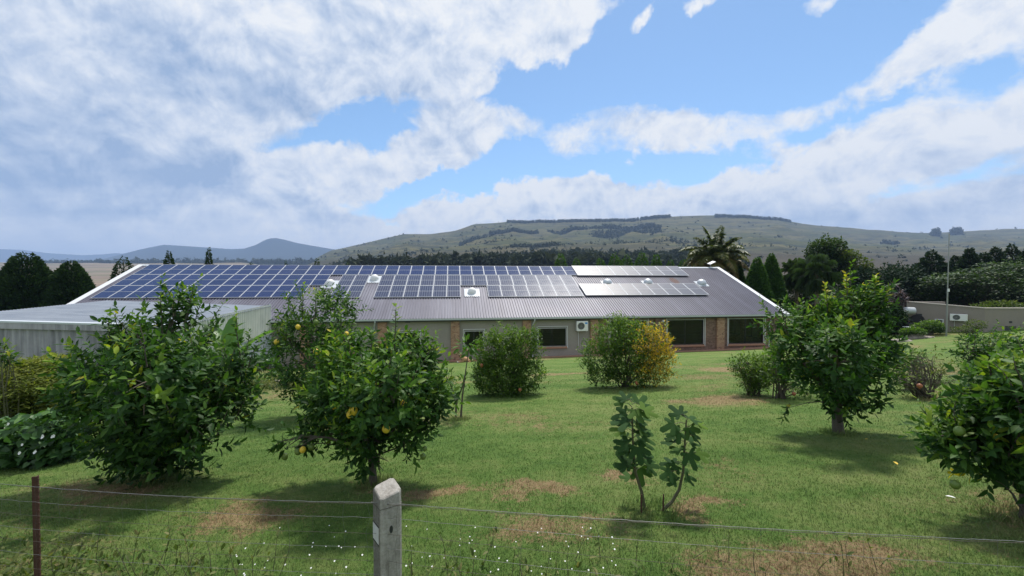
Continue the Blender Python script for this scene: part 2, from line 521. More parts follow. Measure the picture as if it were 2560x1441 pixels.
def build_ground():
    rs = [26.0 * (9500 / 26.0) ** (k / 54.0) for k in range(55)]
    na = 240
    mb = MB()
    V, F = [], []
    for r in rs:
        for k in range(na):
            az = 2 * math.pi * k / na - math.pi
            D = r * max(math.cos(az), .4)
            hl = float(np.interp(D, [20, 60, 150, 300, 700, 1200, 2000, 2600, 6000], [-8, -9, -9, -8, 0, 25, 84, 70, 40]))
            hr = float(np.interp(D, [20, 60, 150, 300, 9000], [-9.5, -12, -22, -34, -60]))
            wr = min(max((math.degrees(az) + 32) / 8.0, 0), 1)
            if abs(math.degrees(az)) > 100:
                wr = 0.6
            h = hl * (1 - wr) + hr * wr
            if r < 62:
                h = min(h, gz(r * math.sin(az), r * math.cos(az)) - EYE - .8)
            h += noise.noise(Vector((r * math.sin(az) * .004, r * math.cos(az) * .004, 1.3))) * min(r * .004, 5)
            V.append((r * math.sin(az), r * math.cos(az), h + EYE))
    for j in range(len(rs) - 1):
        for k in range(na):
            k2 = (k + 1) % na
            F.append((j * na + k, j * na + k2, (j + 1) * na + k2, (j + 1) * na + k))
    mb.add(V, F)
    o = place('ground', mb.mesh('ground'), M['fields'], smooth=True)
    tag(o, kind='structure')
build_ground()

CREST = [(690, 720), (735, 690), (760, 662), (800, 640), (830, 626), (890, 613), (960, 596), (1010, 585), (1080, 585), (1140, 576), (1185, 561), (1270, 554), (1400, 553),
         (1580, 549), (1640, 543), (1750, 539), (1850, 541), (1950, 548), (2000, 559), (2100, 568), (2250, 580), (2330, 582), (2400, 578), (2500, 573), (2700, 566), (3300, 590)]
def crest(px):
    return float(np.interp(px, [c[0] for c in CREST], [c[1] for c in CREST]))
def hill_h(px, D):
    """height above the eye"""
    c = crest(px)
    s = float(np.interp(D, [220, 350, 600, 900, 1300, 1700, 2100, 2450, 2900, 3600], [0, .16, .34, .49, .62, .73, .86, 1.0, .86, .5]))
    x = (px - 1280) / FPX * D
    if D < 220:
        h = float(np.interp(D, [60, 120, 220], [-11, -11, 2.1])) - 22 * min(1, max(0, (840 - px) / 130)) * min(1, D / 120)
    else:
        h = D * (700 - (690 + (c - 690) * s)) / FPX
    k = min(max((D - 220) / 500, 0), 1) * (1.0 if D < 2000 else max(0.12, 1 - (D - 2000) / 420))
    w = min(max((690 - c) / 60, 0), 1)
    n = noise.fractal(Vector((x * .0042, D * .0042, 2.2)), .9, 2.1, 5)
    g = abs(noise.noise(Vector((x * .0065, D * .0016, 5.0))))
    terr = math.sin(D * .021 + 2.5 * noise.noise(Vector((x * .003, D * .001, 9)))) * .0022 * D
    return h + k * w * (n * .012 * D - g * .014 * D + terr * 1.5)

def build_hill():
    pxs = list(np.arange(690, 1800, 7.0)) + list(np.arange(1800, 3300, 12.0))
    Ds = [60, 90, 120, 170] + list(220 * (3600 / 220) ** (np.arange(0, 90) / 89.0))
    V, F = [], []
    for D in Ds:
        for p in pxs:
            V.append(((p - 1280) / FPX * D, D, hill_h(p, D) + EYE))
    n = len(pxs)
    for j in range(len(Ds) - 1):
        for i in range(n - 1):
            F.append((j * n + i, j * n + i + 1, (j + 1) * n + i + 1, (j + 1) * n + i))
    mb = MB()
    mb.add(V, F)
    o = place('hill', mb.mesh('hill'), M['hillside'], smooth=True)
    tag(o, kind='structure')
build_hill()

def build_mountain(name, prof, D0, depth, base_y):
    """ridge with a front and a back slope: prof is the skyline, D0 its distance"""
    xs = np.arange(prof[0][0], prof[-1][0] + 1, 8.0)
    V, F = [], []
    rows = [(-1.0, 0.0), (-.8, .1), (-.6, .22), (-.4, .38), (-.25, .55), (-.12, .78), (-.05, .92), (0, 1.0), (.1, .9), (.3, .6), (.7, .0)]
    for (t, s) in rows:
        for px in xs:
            y = float(np.interp(px, [p[0] for p in prof], [p[1] for p in prof]))
            D = D0 + t * depth
            hc = D0 * (700 - y) / FPX
            hb = D0 * (700 - base_y) / FPX
            x = (px - 1280) / FPX * D
            nn = noise.fractal(Vector((x * .0014, D * .0014, 4.4)), .9, 2.1, 5) * D0 * .005
            rg = -abs(noise.noise(Vector((x * .0025, D * .0007, 8)))) * D0 * .008
            e = 0.0 if t == 0 else (1 - abs(s - .5) * 1.6)
            V.append((x, D, EYE + hb + (hc - hb) * s + (nn + rg) * max(e, 0) + (nn * .05 if t == 0 else 0)))
    n = len(xs)
    for j in range(len(rows) - 1):
        for i in range(n - 1):
            F.append((j * n + i, j * n + i + 1, (j + 1) * n + i + 1, (j + 1) * n + i))
    mb = MB()
    mb.add(V, F)
    o = place(name, mb.mesh(name), M['mountain'], smooth=True)
    tag(o, kind='structure')
build_mountain('mountain', [(180, 662), (265, 646), (300, 637), (350, 624), (400, 614), (412, 612), (520, 619), (580, 623), (610, 622), (640, 613), (662, 601), (675, 597), (690, 595), (715, 600),
                            (745, 608), (790, 616), (840, 624), (900, 640), (1000, 665)], 5600, 1500, 668)
build_mountain('far_mountain', [(-700, 640), (-300, 628), (-100, 621), (0, 623), (60, 625), (120, 633), (210, 638), (260, 636), (290, 633), (340, 636), (420, 646), (520, 660)], 8200, 1800, 668)
build_mountain('far_ridge', [(2000, 668), (2300, 620), (2700, 590), (3300, 600), (4200, 640)], 8000, 1800, 690)

# ------------------------------------------------------------------ far vegetation (reads as mass)
def clump_cloud(spec, rng, ntri):
    """spec rows: x y z rx rz ; returns triangles filling each ellipsoid"""
    S = np.array(spec)
    n = len(S)
    d = rng.normal(size=(n, ntri, 3))
    d /= np.linalg.norm(d, axis=2, keepdims=True)
    rad = rng.uniform(.55, 1.0, (n, ntri, 1)) ** .6
    c = S[:, None, :3] + d * rad * np.stack([S[:, 3], S[:, 3], S[:, 4]], 1)[:, None, :]
    size = (S[:, 3] * .55)[:, None, None]
    V = c[:, :, None, :] + rng.normal(size=(n, ntri, 3, 3)) * size[..., None]
    V[..., 2] = np.maximum(V[..., 2], (S[:, 2] - S[:, 4])[:, None, None])
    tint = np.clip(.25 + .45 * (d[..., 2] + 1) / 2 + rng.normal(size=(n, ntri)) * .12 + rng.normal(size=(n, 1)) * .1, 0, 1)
    T = np.arange(n * ntri * 3).reshape(-1, 3)
    return V.reshape(-1, 3), T, np.repeat(tint.reshape(-1), 3)

M['farleaf'] = leaf_mat('far_foliage', [(0.0, (.014, .022, .016)), (.5, (.03, .042, .028)), (1.0, (.065, .078, .042))], .08, .9, spec=.1)  # colours lightened to carry the distance haze in the leaves themselves

def build_far():
    rng = np.random.default_rng(5)
    rnd = random.Random(11)
    def at_hill(px, D, dz=0.0):
        return ((px - 1280) / FPX * D, D, hill_h(px, D) + EYE + dz)
    # valley wood
    rows = []
    for _ in range(1100):
        px = rnd.uniform(880, 1860)
        D = rnd.uniform(300, 640)
        lim = float(np.interp(px, [880, 1000, 1150, 1300, 1500, 1700, 1860], [360, 400, 500, 620, 640, 560, 430]))
        if D > lim + 60 * noise.noise(Vector((px * .02, D * .01, 0))):
            continue
        h = rnd.uniform(3.2, 6.4)
        x, y, z = at_hill(px, D, h * .75)
        rows.append((x, y, z, h * rnd.uniform(.5, .75), h))
    V, T, t = clump_cloud(rows, rng, 60)
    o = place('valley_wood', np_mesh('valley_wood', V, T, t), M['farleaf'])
    tag(o, 'dark wooded valley along the foot of the hill', 'wood', kind='stuff')
    # bushes on the slopes
    rows = []
    for _ in range(9000):
        px = rnd.uniform(770, 2900)
        D = 420 * (2450 / 420) ** rnd.random()
        x = (px - 1280) / FPX * D
        dens = noise.noise(Vector((x * .004, D * .004, 21))) + .5 * noise.noise(Vector((x * .015, D * .015, 3)))
        if dens < .10 + .22 * rnd.random() and rnd.random() > .06:
            continue
        if 690 - crest(px) < 25 or (px > 1750 and rnd.random() < .75):
            continue
        h = rnd.uniform(1.0, 2.9) * (1 + D / 3200)
        rows.append((*at_hill(px, D, h * .5), h * rnd.uniform(.8, 1.5), h))
    V, T, t = clump_cloud(rows, rng, 12)
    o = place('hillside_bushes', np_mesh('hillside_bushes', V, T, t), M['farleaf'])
    tag(o, 'scattered dark bushes over the grassy hillside', 'bushes', kind='stuff')
    # plantation blocks
    def block(name, label, px0, px1, D0, D1, h, n, ntri=16):
        rows = []
        for _ in range(n):
            px = rnd.uniform(px0, px1)
            D = rnd.uniform(D0, D1)
            hh = h * rnd.uniform(.92, 1.06)
            rows.append((*at_hill(px, D, hh * .7), hh * .55, hh))
        V, T, t = clump_cloud(rows, rng, ntri)
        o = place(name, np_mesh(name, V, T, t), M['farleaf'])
        tag(o, label, 'plantation', 'plantations on the hill', kind='stuff')
    block('plantation', 'long dark plantation strip along the flat hilltop', 1268, 1595, 2380, 2450, 6.5, 900, 20)
    block('plantation', 'dark plantation on the summit left of the bare knoll', 1600, 1675, 2380, 2450, 6.5, 260, 20)
    block('plantation', 'dark plantation running right from the bare knoll', 1785, 1975, 2380, 2450, 6, 500, 20)
    block('plantation', 'second dark tree strip below the hilltop plantation', 1370, 1640, 1990, 2060, 12, 300)
    block('plantation', 'dark wooded scarp under the left end of the hilltop strip', 1225, 1345, 1880, 1980, 10, 220)
    block('plantation', 'dark wooded gully on the middle of the upper hill', 1480, 1650, 1740, 1860, 9, 260)
    block('plantation', 'broken line of trees low on the middle slope', 1420, 1720, 1180, 1230, 5, 110)
    block('plantation', 'compact dark grove on the left shoulder of the hill', 1150, 1216, 1650, 1800, 9, 170)
    block('plantation', 'tree line across the middle of the hill', 1280, 1400, 1040, 1080, 7, 90)
    block('plantation', 'small round grove low on the left hill spur', 862, 888, 800, 850, 7, 40)
    block('plantation', 'grove beneath the mast on the far right slope', 2205, 2245, 1700, 1800, 12, 50)
    for i, (a, b, lab) in enumerate([(2330, 2346, 'pair of small trees on the skyline left of the mast'), (2377, 2398, 'round dark tree clump on the skyline beside the mast top')]):
        block('skyline_trees', lab, a, b, 2250 if i else 2150, 2440, 16, 22, 40)
    # tree belt at the far edge of the plain
    rows = []
    for _ in range(900):
        px = rnd.uniform(60, 900)
        D = rnd.uniform(1950, 2200)
        h = rnd.uniform(9, 15) * (1.0 if px > 330 else .8)
        rows.append(((px - 1280) / FPX * D, D, EYE + 78 + h * .4, h * .9, h))
    V, T, t = clump_cloud(rows, rng, 12)
    o = place('tree_belt', np_mesh('tree_belt', V, T, t), M['farleaf'])
    tag(o, 'dark tree belt along the far edge of the plain', 'tree belt', kind='stuff')
build_far()

# ------------------------------------------------------------------ haze
def build_haze():
    mb = MB()
    mb.box(-10500, 10500, -2000, 10300, -130, 700)
    m = bpy.data.materials.new('haze')
    m.use_nodes = True
    w = NT(m.node_tree)
    out = w.n('ShaderNodeOutputMaterial')
    pv = w.n('ShaderNodeVolumePrincipled', None, Color=(.46, .65, 1.0, 1), Density=0.00013, Anisotropy=0.0)
    w.link(pv.outputs[0], out.inputs['Volume'])
    m.cycles.homogeneous_volume = True
    o = place('haze', mb.mesh('haze'), m)
    tag(o, kind='stuff')
build_haze()
# ------------------------------------------------------------------ building materials
def brick_mat(name, c1, c2, mortar, pale=0.0):
    m, w = new_mat(name)
    tc = w.n('ShaderNodeTexCoord').outputs['Object']
    sp = w.n('ShaderNodeSeparateXYZ', None, Vector=tc)
    h = w.math('ADD', sp.outputs[0], sp.outputs[1])
    v = w.n('ShaderNodeCombineXYZ', None, X=h, Y=sp.outputs[2]).outputs[0]
    br = w.n('ShaderNodeTexBrick', {'offset': .5}, Vector=v, Color1=(*c1, 1), Color2=(*c2, 1), Mortar=(*mortar, 1), Scale=1.0, Mortar_Size=.006, Brick_Width=.23, Row_Height=.085, Bias=-.1)
    br.inputs['Mortar Smooth'].default_value = .2
    n = w.noise(v, 3.0, 6, .6).outputs['Fac']
    n2 = w.noise(v, 5.5, 2, .5).outputs['Fac']
    c = w.mix(w.smooth(n2, .57, .66, 0, .65), br.outputs['Color'], (.10, .05, .035))
    c = w.scale(c, w.math('MULTIPLY_ADD', n, .5, .75))
    b = w.n('ShaderNodeBsdfPrincipled', None, Base_Color=c, Roughness=.85)
    bp = w.n('ShaderNodeBump', None, Height=w.math('SUBTRACT', 1.0, br.outputs['Fac']), Strength=.8, Distance=.012)
    w.link(bp.outputs[0], b.inputs['Normal'])
    finish(w, b.outputs[0])
    return m

M['brick'] = brick_mat('face_brick', (.33, .175, .10), (.48, .30, .185), (.40, .34, .27))
M['brick_dark'] = brick_mat('brown_brick', (.17, .10, .07), (.28, .175, .125), (.24, .20, .165))
M['plaster'] = simple('grey_plaster', (.30, .275, .24), .92, var=.16, scale=1.1, bump=.25, bscale=90)
M['plaster_far'] = simple('stucco', (.27, .235, .205), .95, var=.2, scale=.9, bump=.4, bscale=30, streak=(1, 1, .35))
M['coping'] = simple('coping', (.42, .38, .33), .9, var=.15, scale=3)
M['sill'] = simple('terracotta_sill', (.36, .19, .12), .75, var=.2, scale=5)
M['paving'] = simple('red_paving', (.36, .20, .135), .9, var=.25, scale=2.5, bump=.3)
M['white'] = simple('white_paint', (.64, .65, .66), .45, var=.06, scale=4)
M['gutter'] = simple('gutter_paint', (.50, .54, .57), .4, var=.08, scale=2)
M['alu'] = simple('aluminium', (.46, .48, .51), .6, .15, var=.1, scale=3)
M['dark'] = simple('dark_frame', (.022, .022, .025), .5, var=.2)
M['rust'] = simple('rusty_iron', (.075, .035, .022), .85, .2, var=.5, scale=18, bump=.5, bscale=80)
M['wire'] = simple('galvanised_wire', (.20, .20, .19), .5, .6, var=.3, scale=9)
M['wire_dark'] = simple('rusty_wire', (.10, .085, .07), .7, .4, var=.3, scale=9)
M['interior'] = simple('room_paint', (.20, .18, .16), .9, var=.1, scale=1)
M['galv'] = simple('galvanised_pole', (.30, .31, .29), .5, .5, var=.2, scale=2)
M['tank'] = simple('tank_metal', (.55, .58, .60), .4, .3, var=.15, scale=3)
M['plastic'] = simple('ac_casing', (.76, .76, .74), .5, var=.06, scale=3)
M['ac_dark'] = simple('ac_grille', (.06, .065, .07), .6, var=.1)
M['ac_blue'] = simple('ac_sticker', (.05, .25, .62), .5, var=.05)
M['stone'] = simple('garden_stone', (.24, .21, .18), .95, var=.35, scale=3, bump=.9, bscale=8)

def roof_mat():
    m, w = new_mat('roof_paint')
    tc = w.n('ShaderNodeTexCoord').outputs['Object']
    st = w.n('ShaderNodeMapping', None, Vector=tc, Scale=(2.2, .12, .12)).outputs[0]
    a = w.noise(st, 1.0, 6, .65).outputs['Fac']
    b = w.noise(tc, .25, 4, .6).outputs['Fac']
    c = w.ramp(w.math('ADD', w.math('MULTIPLY', a, .6), w.math('MULTIPLY', b, .4)), [(.3, (.112, .108, .135)), (.5, (.145, .143, .178)), (.7, (.205, .208, .25))])
    # a rust streak below the upper bright array
    mp = w.n('ShaderNodeMapping', {'vector_type': 'TEXTURE'}, Vector=tc, Location=(45.2, -2.9, -1.3), Rotation=(0, 0, 0), Scale=(.55, 1.1, 2.0)).outputs[0]
    ru = w.n('ShaderNodeTexGradient', {'gradient_type': 'SPHERICAL'}, Vector=mp).outputs['Fac']
    c = w.mix(w.smooth(w.math('MULTIPLY', ru, w.math('ADD', a, .5)), .25, .5, 0, .8), c, (.13, .055, .03))
    bs = w.n('ShaderNodeBsdfPrincipled', None, Base_Color=c, Roughness=w.math('MULTIPLY_ADD', b, .2, .44), Metallic=.12)
    bs.inputs['Specular IOR Level'].default_value = .35
    finish(w, bs.outputs[0])
    return m
M['roof'] = roof_mat()

def shed_mat(name, c1, c2, rust, streak):
    m, w = new_mat(name)
    tc = w.n('ShaderNodeTexCoord').outputs['Object']
    st = w.n('ShaderNodeMapping', None, Vector=tc, Scale=streak).outputs[0]
    a = w.noise(st, 1.0, 7, .68).outputs['Fac']
    b = w.noise(tc, .7, 5, .62).outputs['Fac']
    c = w.mix(w.smooth(w.math('ADD', w.math('MULTIPLY', a, .6), w.math('MULTIPLY', b, .4)), .36, .64), c1, c2)
    if rust:
        c = w.mix(w.smooth(a, .60, .72, 0, rust), c, (.20, .11, .055))
    bs = w.n('ShaderNodeBsdfPrincipled', None, Base_Color=c, Roughness=.75)
    bp = w.n('ShaderNodeBump', None, Height=w.noise(tc, 30, 5, .7).outputs['Fac'], Strength=.25, Distance=.01)
    w.link(bp.outputs[0], bs.inputs['Normal'])
    finish(w, bs.outputs[0])
    return m
M['shed_roof'] = shed_mat('fibre_cement_roof', (.165, .195, .24), (.24, .27, .315), 0, (.5, 3, 3))
M['shed_wall'] = shed_mat('fibre_cement_wall', (.20, .195, .22), (.40, .39, .425), 0, (5, 5, .35))
M['shed_side'] = shed_mat('weathered_sheet', (.46, .48, .43), (.64, .65, .58), .55, (4, 4, .25))
M['shed_side_low'] = shed_mat('blue_grey_sheet', (.33, .36, .40), (.46, .49, .53), .1, (4, 4, .25))

def glass_mat():
    m, w = new_mat('window_glass')
    gl = w.n('ShaderNodeBsdfGlossy', None, Color=(.9, .93, .95, 1), Roughness=.02)
    tr = w.n('ShaderNodeBsdfTransparent', None, Color=(.82, .86, .84, 1))
    fr = w.n('ShaderNodeFresnel', None, IOR=1.45)
    mx = w.n('ShaderNodeMixShader', None, _0=w.math('MULTIPLY', fr.outputs[0], 1.0), _1=tr.outputs[0], _2=gl.outputs[0])
    finish(w, mx.outputs[0])
    return m
M['glass'] = glass_mat()

def cell_mat(name, c1, c2, line, bars, rough, coat=.4):
    m, w = new_mat(name)
    tc = w.n('ShaderNodeTexCoord').outputs['Object']
    s = w.n('ShaderNodeSeparateXYZ', None, Vector=tc)
    def lines(sock, period, width):
        f = w.math('FRACT', w.math('DIVIDE', sock, period))
        return w.math('LESS_THAN', f, width / period)
    r = w.n('ShaderNodeObjectInfo').outputs['Random']
    c = w.mix(r, c1, c2)
    g = w.math('MAXIMUM', lines(s.outputs[0], .1767, .006), lines(s.outputs[1], .091, .005))
    c = w.mix(w.math('MULTIPLY', g, .35), c, line)
    if bars:
        c = w.mix(w.math('MULTIPLY', lines(w.math('ADD', s.outputs[0], .07), .1767, .022), .55), c, line)
    d = w.noise(tc, 1.4, 4, .6).outputs['Fac']
    bs = w.n('ShaderNodeBsdfPrincipled', None, Base_Color=c, Roughness=w.math('MULTIPLY_ADD', d, .12, rough))
    bs.inputs['Coat Weight'].default_value = coat
    bs.inputs['Specular IOR Level'].default_value = .35
    bs.inputs['Coat Roughness'].default_value = rough * .8
    finish(w, bs.outputs[0])
    return m
M['cell_blue'] = cell_mat('cells_blue', (.008, .012, .055), (.014, .018, .075), (.30, .33, .42), False, .10)
M['cell_grey'] = cell_mat('cells_grey', (.018, .017, .038), (.032, .026, .04), (.36, .36, .40), True, .15, .7)
M['cell_pale'] = cell_mat('cells_pale', (.045, .042, .05), (.055, .05, .056), (.28, .28, .30), False, .3, .5)

# ------------------------------------------------------------------ the long house
TH, RP = 0.139, 0.418
HO = Vector((-30.278, 34.886, 1.305 + EYE))       # left top corner of the panel field = house origin
CR, SR = math.cos(RP), math.sin(RP)
S0, S1 = -0.82, 51.65                             # verge to verge
EV = 9.70                                         # slope length to the eave
RT = 0.13                                         # roof skin lies this far below the panel plane
def rv(s, v, up=0.0):
    """point on the front roof slope, house coordinates"""
    return Vector((s, -v * CR - up * SR, -v * SR + up * CR))
WALL_Y = -8.42
EAVE_Z = -EV * SR - RT
house = empty('house', HO, TH)
tag(house, 'long low farmhouse with brown ribbed metal roof and brick pillars', 'house')

def roof_profile(p):
    """IBR rib profile over one pitch"""
    h = .058
    return [(0, 0), (p * .52, 0), (p * .60, h), (p * .88, h), (p * .97, 0)]

def build_roof():
    pitch = .2
    n = int((S1 - S0) / pitch)
    xs = []
    for k in range(n):
        for (a, b) in roof_profile(pitch):
            xs.append((S0 + k * pitch + a, b))
    xs.append((S1, 0))
    vtop, vbot = -.12, EV
    mb = MB()
    A = [rv(s, vtop, -RT + b) for s, b in xs]
    B = [rv(s, vbot, -RT + b) for s, b in xs]
    m = len(xs)
    mb.add(A + B, [(i, i + m, i + 1 + m, i + 1) for i in range(m - 1)])
    roof = place('roof', mb.mesh('roof'), M['roof'], house)
    # back slope
    mb = MB()
    top = rv(S0, vtop, -RT)
    mb.add([(S0, top.y, top.z), (S1, top.y, top.z), (S1, top.y + EV * CR, top.z - EV * SR), (S0, top.y + EV * CR, top.z - EV * SR)], [(0, 1, 2, 3)])
    place('back_slope', mb.mesh('back_slope'), M['roof'], roof)
    # ridge cap
    mb = MB()
    t = rv(S0, vtop, -RT + .05)
    for sg in (-1, 1):
        y0, z0 = t.y, t.z + .02
        y1, z1 = t.y + sg * .22, t.z + .02 - .1
        mb.add([(S0, y0, z0), (S1, y0, z0), (S1, y1, z1), (S0, y1, z1), (S0, y0, z0 - .02), (S1, y0, z0 - .02), (S1, y1, z1 - .02), (S0, y1, z1 - .02)],
               [(0, 1, 2, 3), (4, 7, 6, 5), (3, 2, 6, 7), (0, 3, 7, 4), (1, 5, 6, 2)])
    place('ridge_cap', mb.mesh('ridge_cap'), M['gutter'], roof)
    # white barge flashing at both ends, front and back slope
    for s, wdt in ((S0, .36), (S1, .34)):
        mb = MB()
        lo, hi = (s - .05, s + wdt) if s == S0 else (s - wdt, s + .05)
        for sg in (1, -1):
            pts = []
            for up in (-RT + .05, -RT + .085):
                for (ss, v) in ((lo, vtop - .05), (hi, vtop - .05), (hi, EV + .06), (lo, EV + .06)):
                    p = rv(ss, v, up)
                    y = p.y if sg == 1 else 2 * t.y - p.y
                    pts.append((p.x, y, p.z))
            mb.add(pts, [(0, 3, 2, 1), (4, 5, 6, 7), (0, 1, 5, 4), (1, 2, 6, 5), (2, 3, 7, 6), (3, 0, 4, 7)])
            # drop face of the barge board
            pts = []
            x0 = s - .05 if s == S0 else s + .03
            for (v, up) in ((vtop, -RT + .05), (EV + .06, -RT + .05), (EV + .06, -RT - .18), (vtop, -RT - .18)):
                p = rv(0, v, up)
                y = p.y if sg == 1 else 2 * t.y - p.y
                pts += [(x0, y, p.z), (x0 + .022, y, p.z)]
            mb.add(pts, [(0, 2, 4, 6), (1, 7, 5, 3), (2, 3, 5, 4), (4, 5, 7, 6)])
        place('barge_board', mb.mesh('barge_board'), M['white'], roof)
    # gutter along the front eave
    e = rv(0, EV, -RT)
    mb = MB()
    prof = [(0, .035), (-.02, -.07), (-.115, -.075), (-.135, .045), (-.123, .045), (-.107, -.062), (-.03, -.058), (-.012, .035)]
    pts = [(s, e.y + .03 + a, e.z + b - .02) for s in (S0 - .02, S1 + .02) for a, b in prof]
    k = len(prof)
    mb.add(pts, [(i, (i + 1) % k, (i + 1) % k + k, i + k) for i in range(k)] + [tuple(range(k))[::-1], tuple(range(k, 2 * k))])
    place('gutter', mb.mesh('gutter'), M['gutter'], house)
    # fascia and soffit
    mb = MB()
    mb.box(S0 + .06, S1 - .06, e.y + .045, e.y + .07, e.z - .2, e.z - .015)
    place('fascia', mb.mesh('fascia'), M['dark'], house)
    mb = MB()
    mb.box(S0 + .08, S1 - .08, e.y + .075, WALL_Y + .25, e.z - .10, e.z - .085)
    place('soffit', mb.mesh('soffit'), M['interior'], house)
    return roof
ROOF = build_roof()

ZB = -9.2 + 1.305 - 1.305                      # wall foot, below the ground everywhere
def wz(h):                                     # height above eye -> house z
    return h - 1.305

def wall_cells(mb, x0, x1, z0, z1, y0, y1, holes, axis=0):
    """wall slab with rectangular openings; axis 0 runs along x, 1 along y"""
    xs = sorted({x0, x1, *[c for h in holes for c in h[:2]]})
    zs = sorted({z0, z1, *[c for h in holes for c in h[2:]]})
    for a, b in zip(xs, xs[1:]):
        for c, d in zip(zs, zs[1:]):
            mx, mz = (a + b) / 2, (c + d) / 2
            if any(h[0] < mx < h[1] and h[2] < mz < h[3] for h in holes):
                continue
            if axis == 0:
                mb.box(a, b, y0, y1, c, d)
            else:
                mb.box(y0, y1, a, b, c, d)

# windows: (s0, s1, z0, z1) openings in house coordinates
WIN = [(16.5, 18.3, wz(-4.95), wz(-3.68), 'small'), (20.95, 22.75, wz(-4.95), wz(-3.68), 'small'), (25.92, 27.3, wz(-4.95), wz(-3.66), 'small'), (31.35, 33.5, wz(-4.93), wz(-3.54), 'wide'),
       (36.9, 39.9, wz(-5.04), wz(-3.06), 'big'), (41.55, 44.6, wz(-5.04), wz(-3.05), 'big'), (46.7, 49.8, wz(-5.06), wz(-3.03), 'big')]
DOOR = (12.98, 13.38, wz(-6.3), wz(-4.06))
GWIN = [(-6.6 + k * 2.15, -6.6 + k * 2.15 + 1.7, wz(-4.95), wz(-3.3)) for k in range(5)]
ZT = EAVE_Z - .112
def build_walls():
    mb = MB()
    wall_cells(mb, -.35, 35.33, wz(-8.2), ZT, WALL_Y, WALL_Y + .23, [w[:4] for w in WIN[:4]] + [DOOR])
    place('plaster_wall', mb.mesh('plaster_wall'), M['plaster'], house)
    mb = MB()
    wall_cells(mb, 35.33, 50.9, wz(-8.2), ZT, WALL_Y, WALL_Y + .23, [w[:4] for w in WIN[4:]])
    place('brick_wall', mb.mesh('brick_wall'), M['brick_dark'], house)
    # right gable with its own windows, left gable, back wall
    yb = 2 * rv(0, -.12, 0).y - WALL_Y
    for x, holes, mt in ((50.67, GWIN, 'brick_dark'), (-.35, [], 'plaster')):
        mb = MB()
        wall_cells(mb, WALL_Y + .232, yb - .232, wz(-8.2), ZT, x, x + .23, holes, axis=1)
        yr = rv(0, -.12, 0).y
        zr = rv(0, -.12, -RT).z - .1
        g = [(x, WALL_Y + .3, ZT + .002), (x, yb - .3, ZT + .002), (x, yr, zr), (x + .23, WALL_Y + .3, ZT + .002), (x + .23, yb - .3, ZT + .002), (x + .23, yr, zr)]
        mb.add(g, [(0, 2, 1), (3, 4, 5), (0, 1, 4, 3), (1, 2, 5, 4), (2, 0, 3, 5)])
        place('gable_wall', mb.mesh('gable_wall'), M[mt], house)
    mb = MB()
    mb.box(-.35, 50.9, yb - .23, yb, wz(-8.2), ZT)
    place('back_wall', mb.mesh('back_wall'), M['plaster'], house)
    mb = MB()
    mb.box(-.1, 50.66, WALL_Y + .24, yb - .24, wz(-5.75), wz(-5.7))
    place('floor', mb.mesh('floor'), M['interior'], house)
    mb = MB()
    mb.box(-.1, 50.66, WALL_Y + .26, yb - .26, ZT - .12, ZT - .10)
    place('ceiling', mb.mesh('ceiling'), M['interior'], house)
    for x in (19.6, 24.4, 35.3, 45.4):
        mb = MB()
        mb.box(x, x + .1, WALL_Y + .26, yb - .26, wz(-5.69), ZT - .13)
        place('partition', mb.mesh('partition'), M['interior'], house)
build_walls()

def build_pillars():
    for i, c in enumerate((9.9, 15.05, 20.2, 25.26, 30.48, 35.64, 40.81, 45.95, 50.85)):
        mb = MB()
        mb.box(c - .31, c + .31, WALL_Y - .17, WALL_Y - .003, wz(-8.0), ZT)
        o = place('pillar', mb.mesh('pillar'), M['brick' if i < 6 else 'brick_dark'] if i not in (5, 7) else M['brick'], house)
build_pillars()

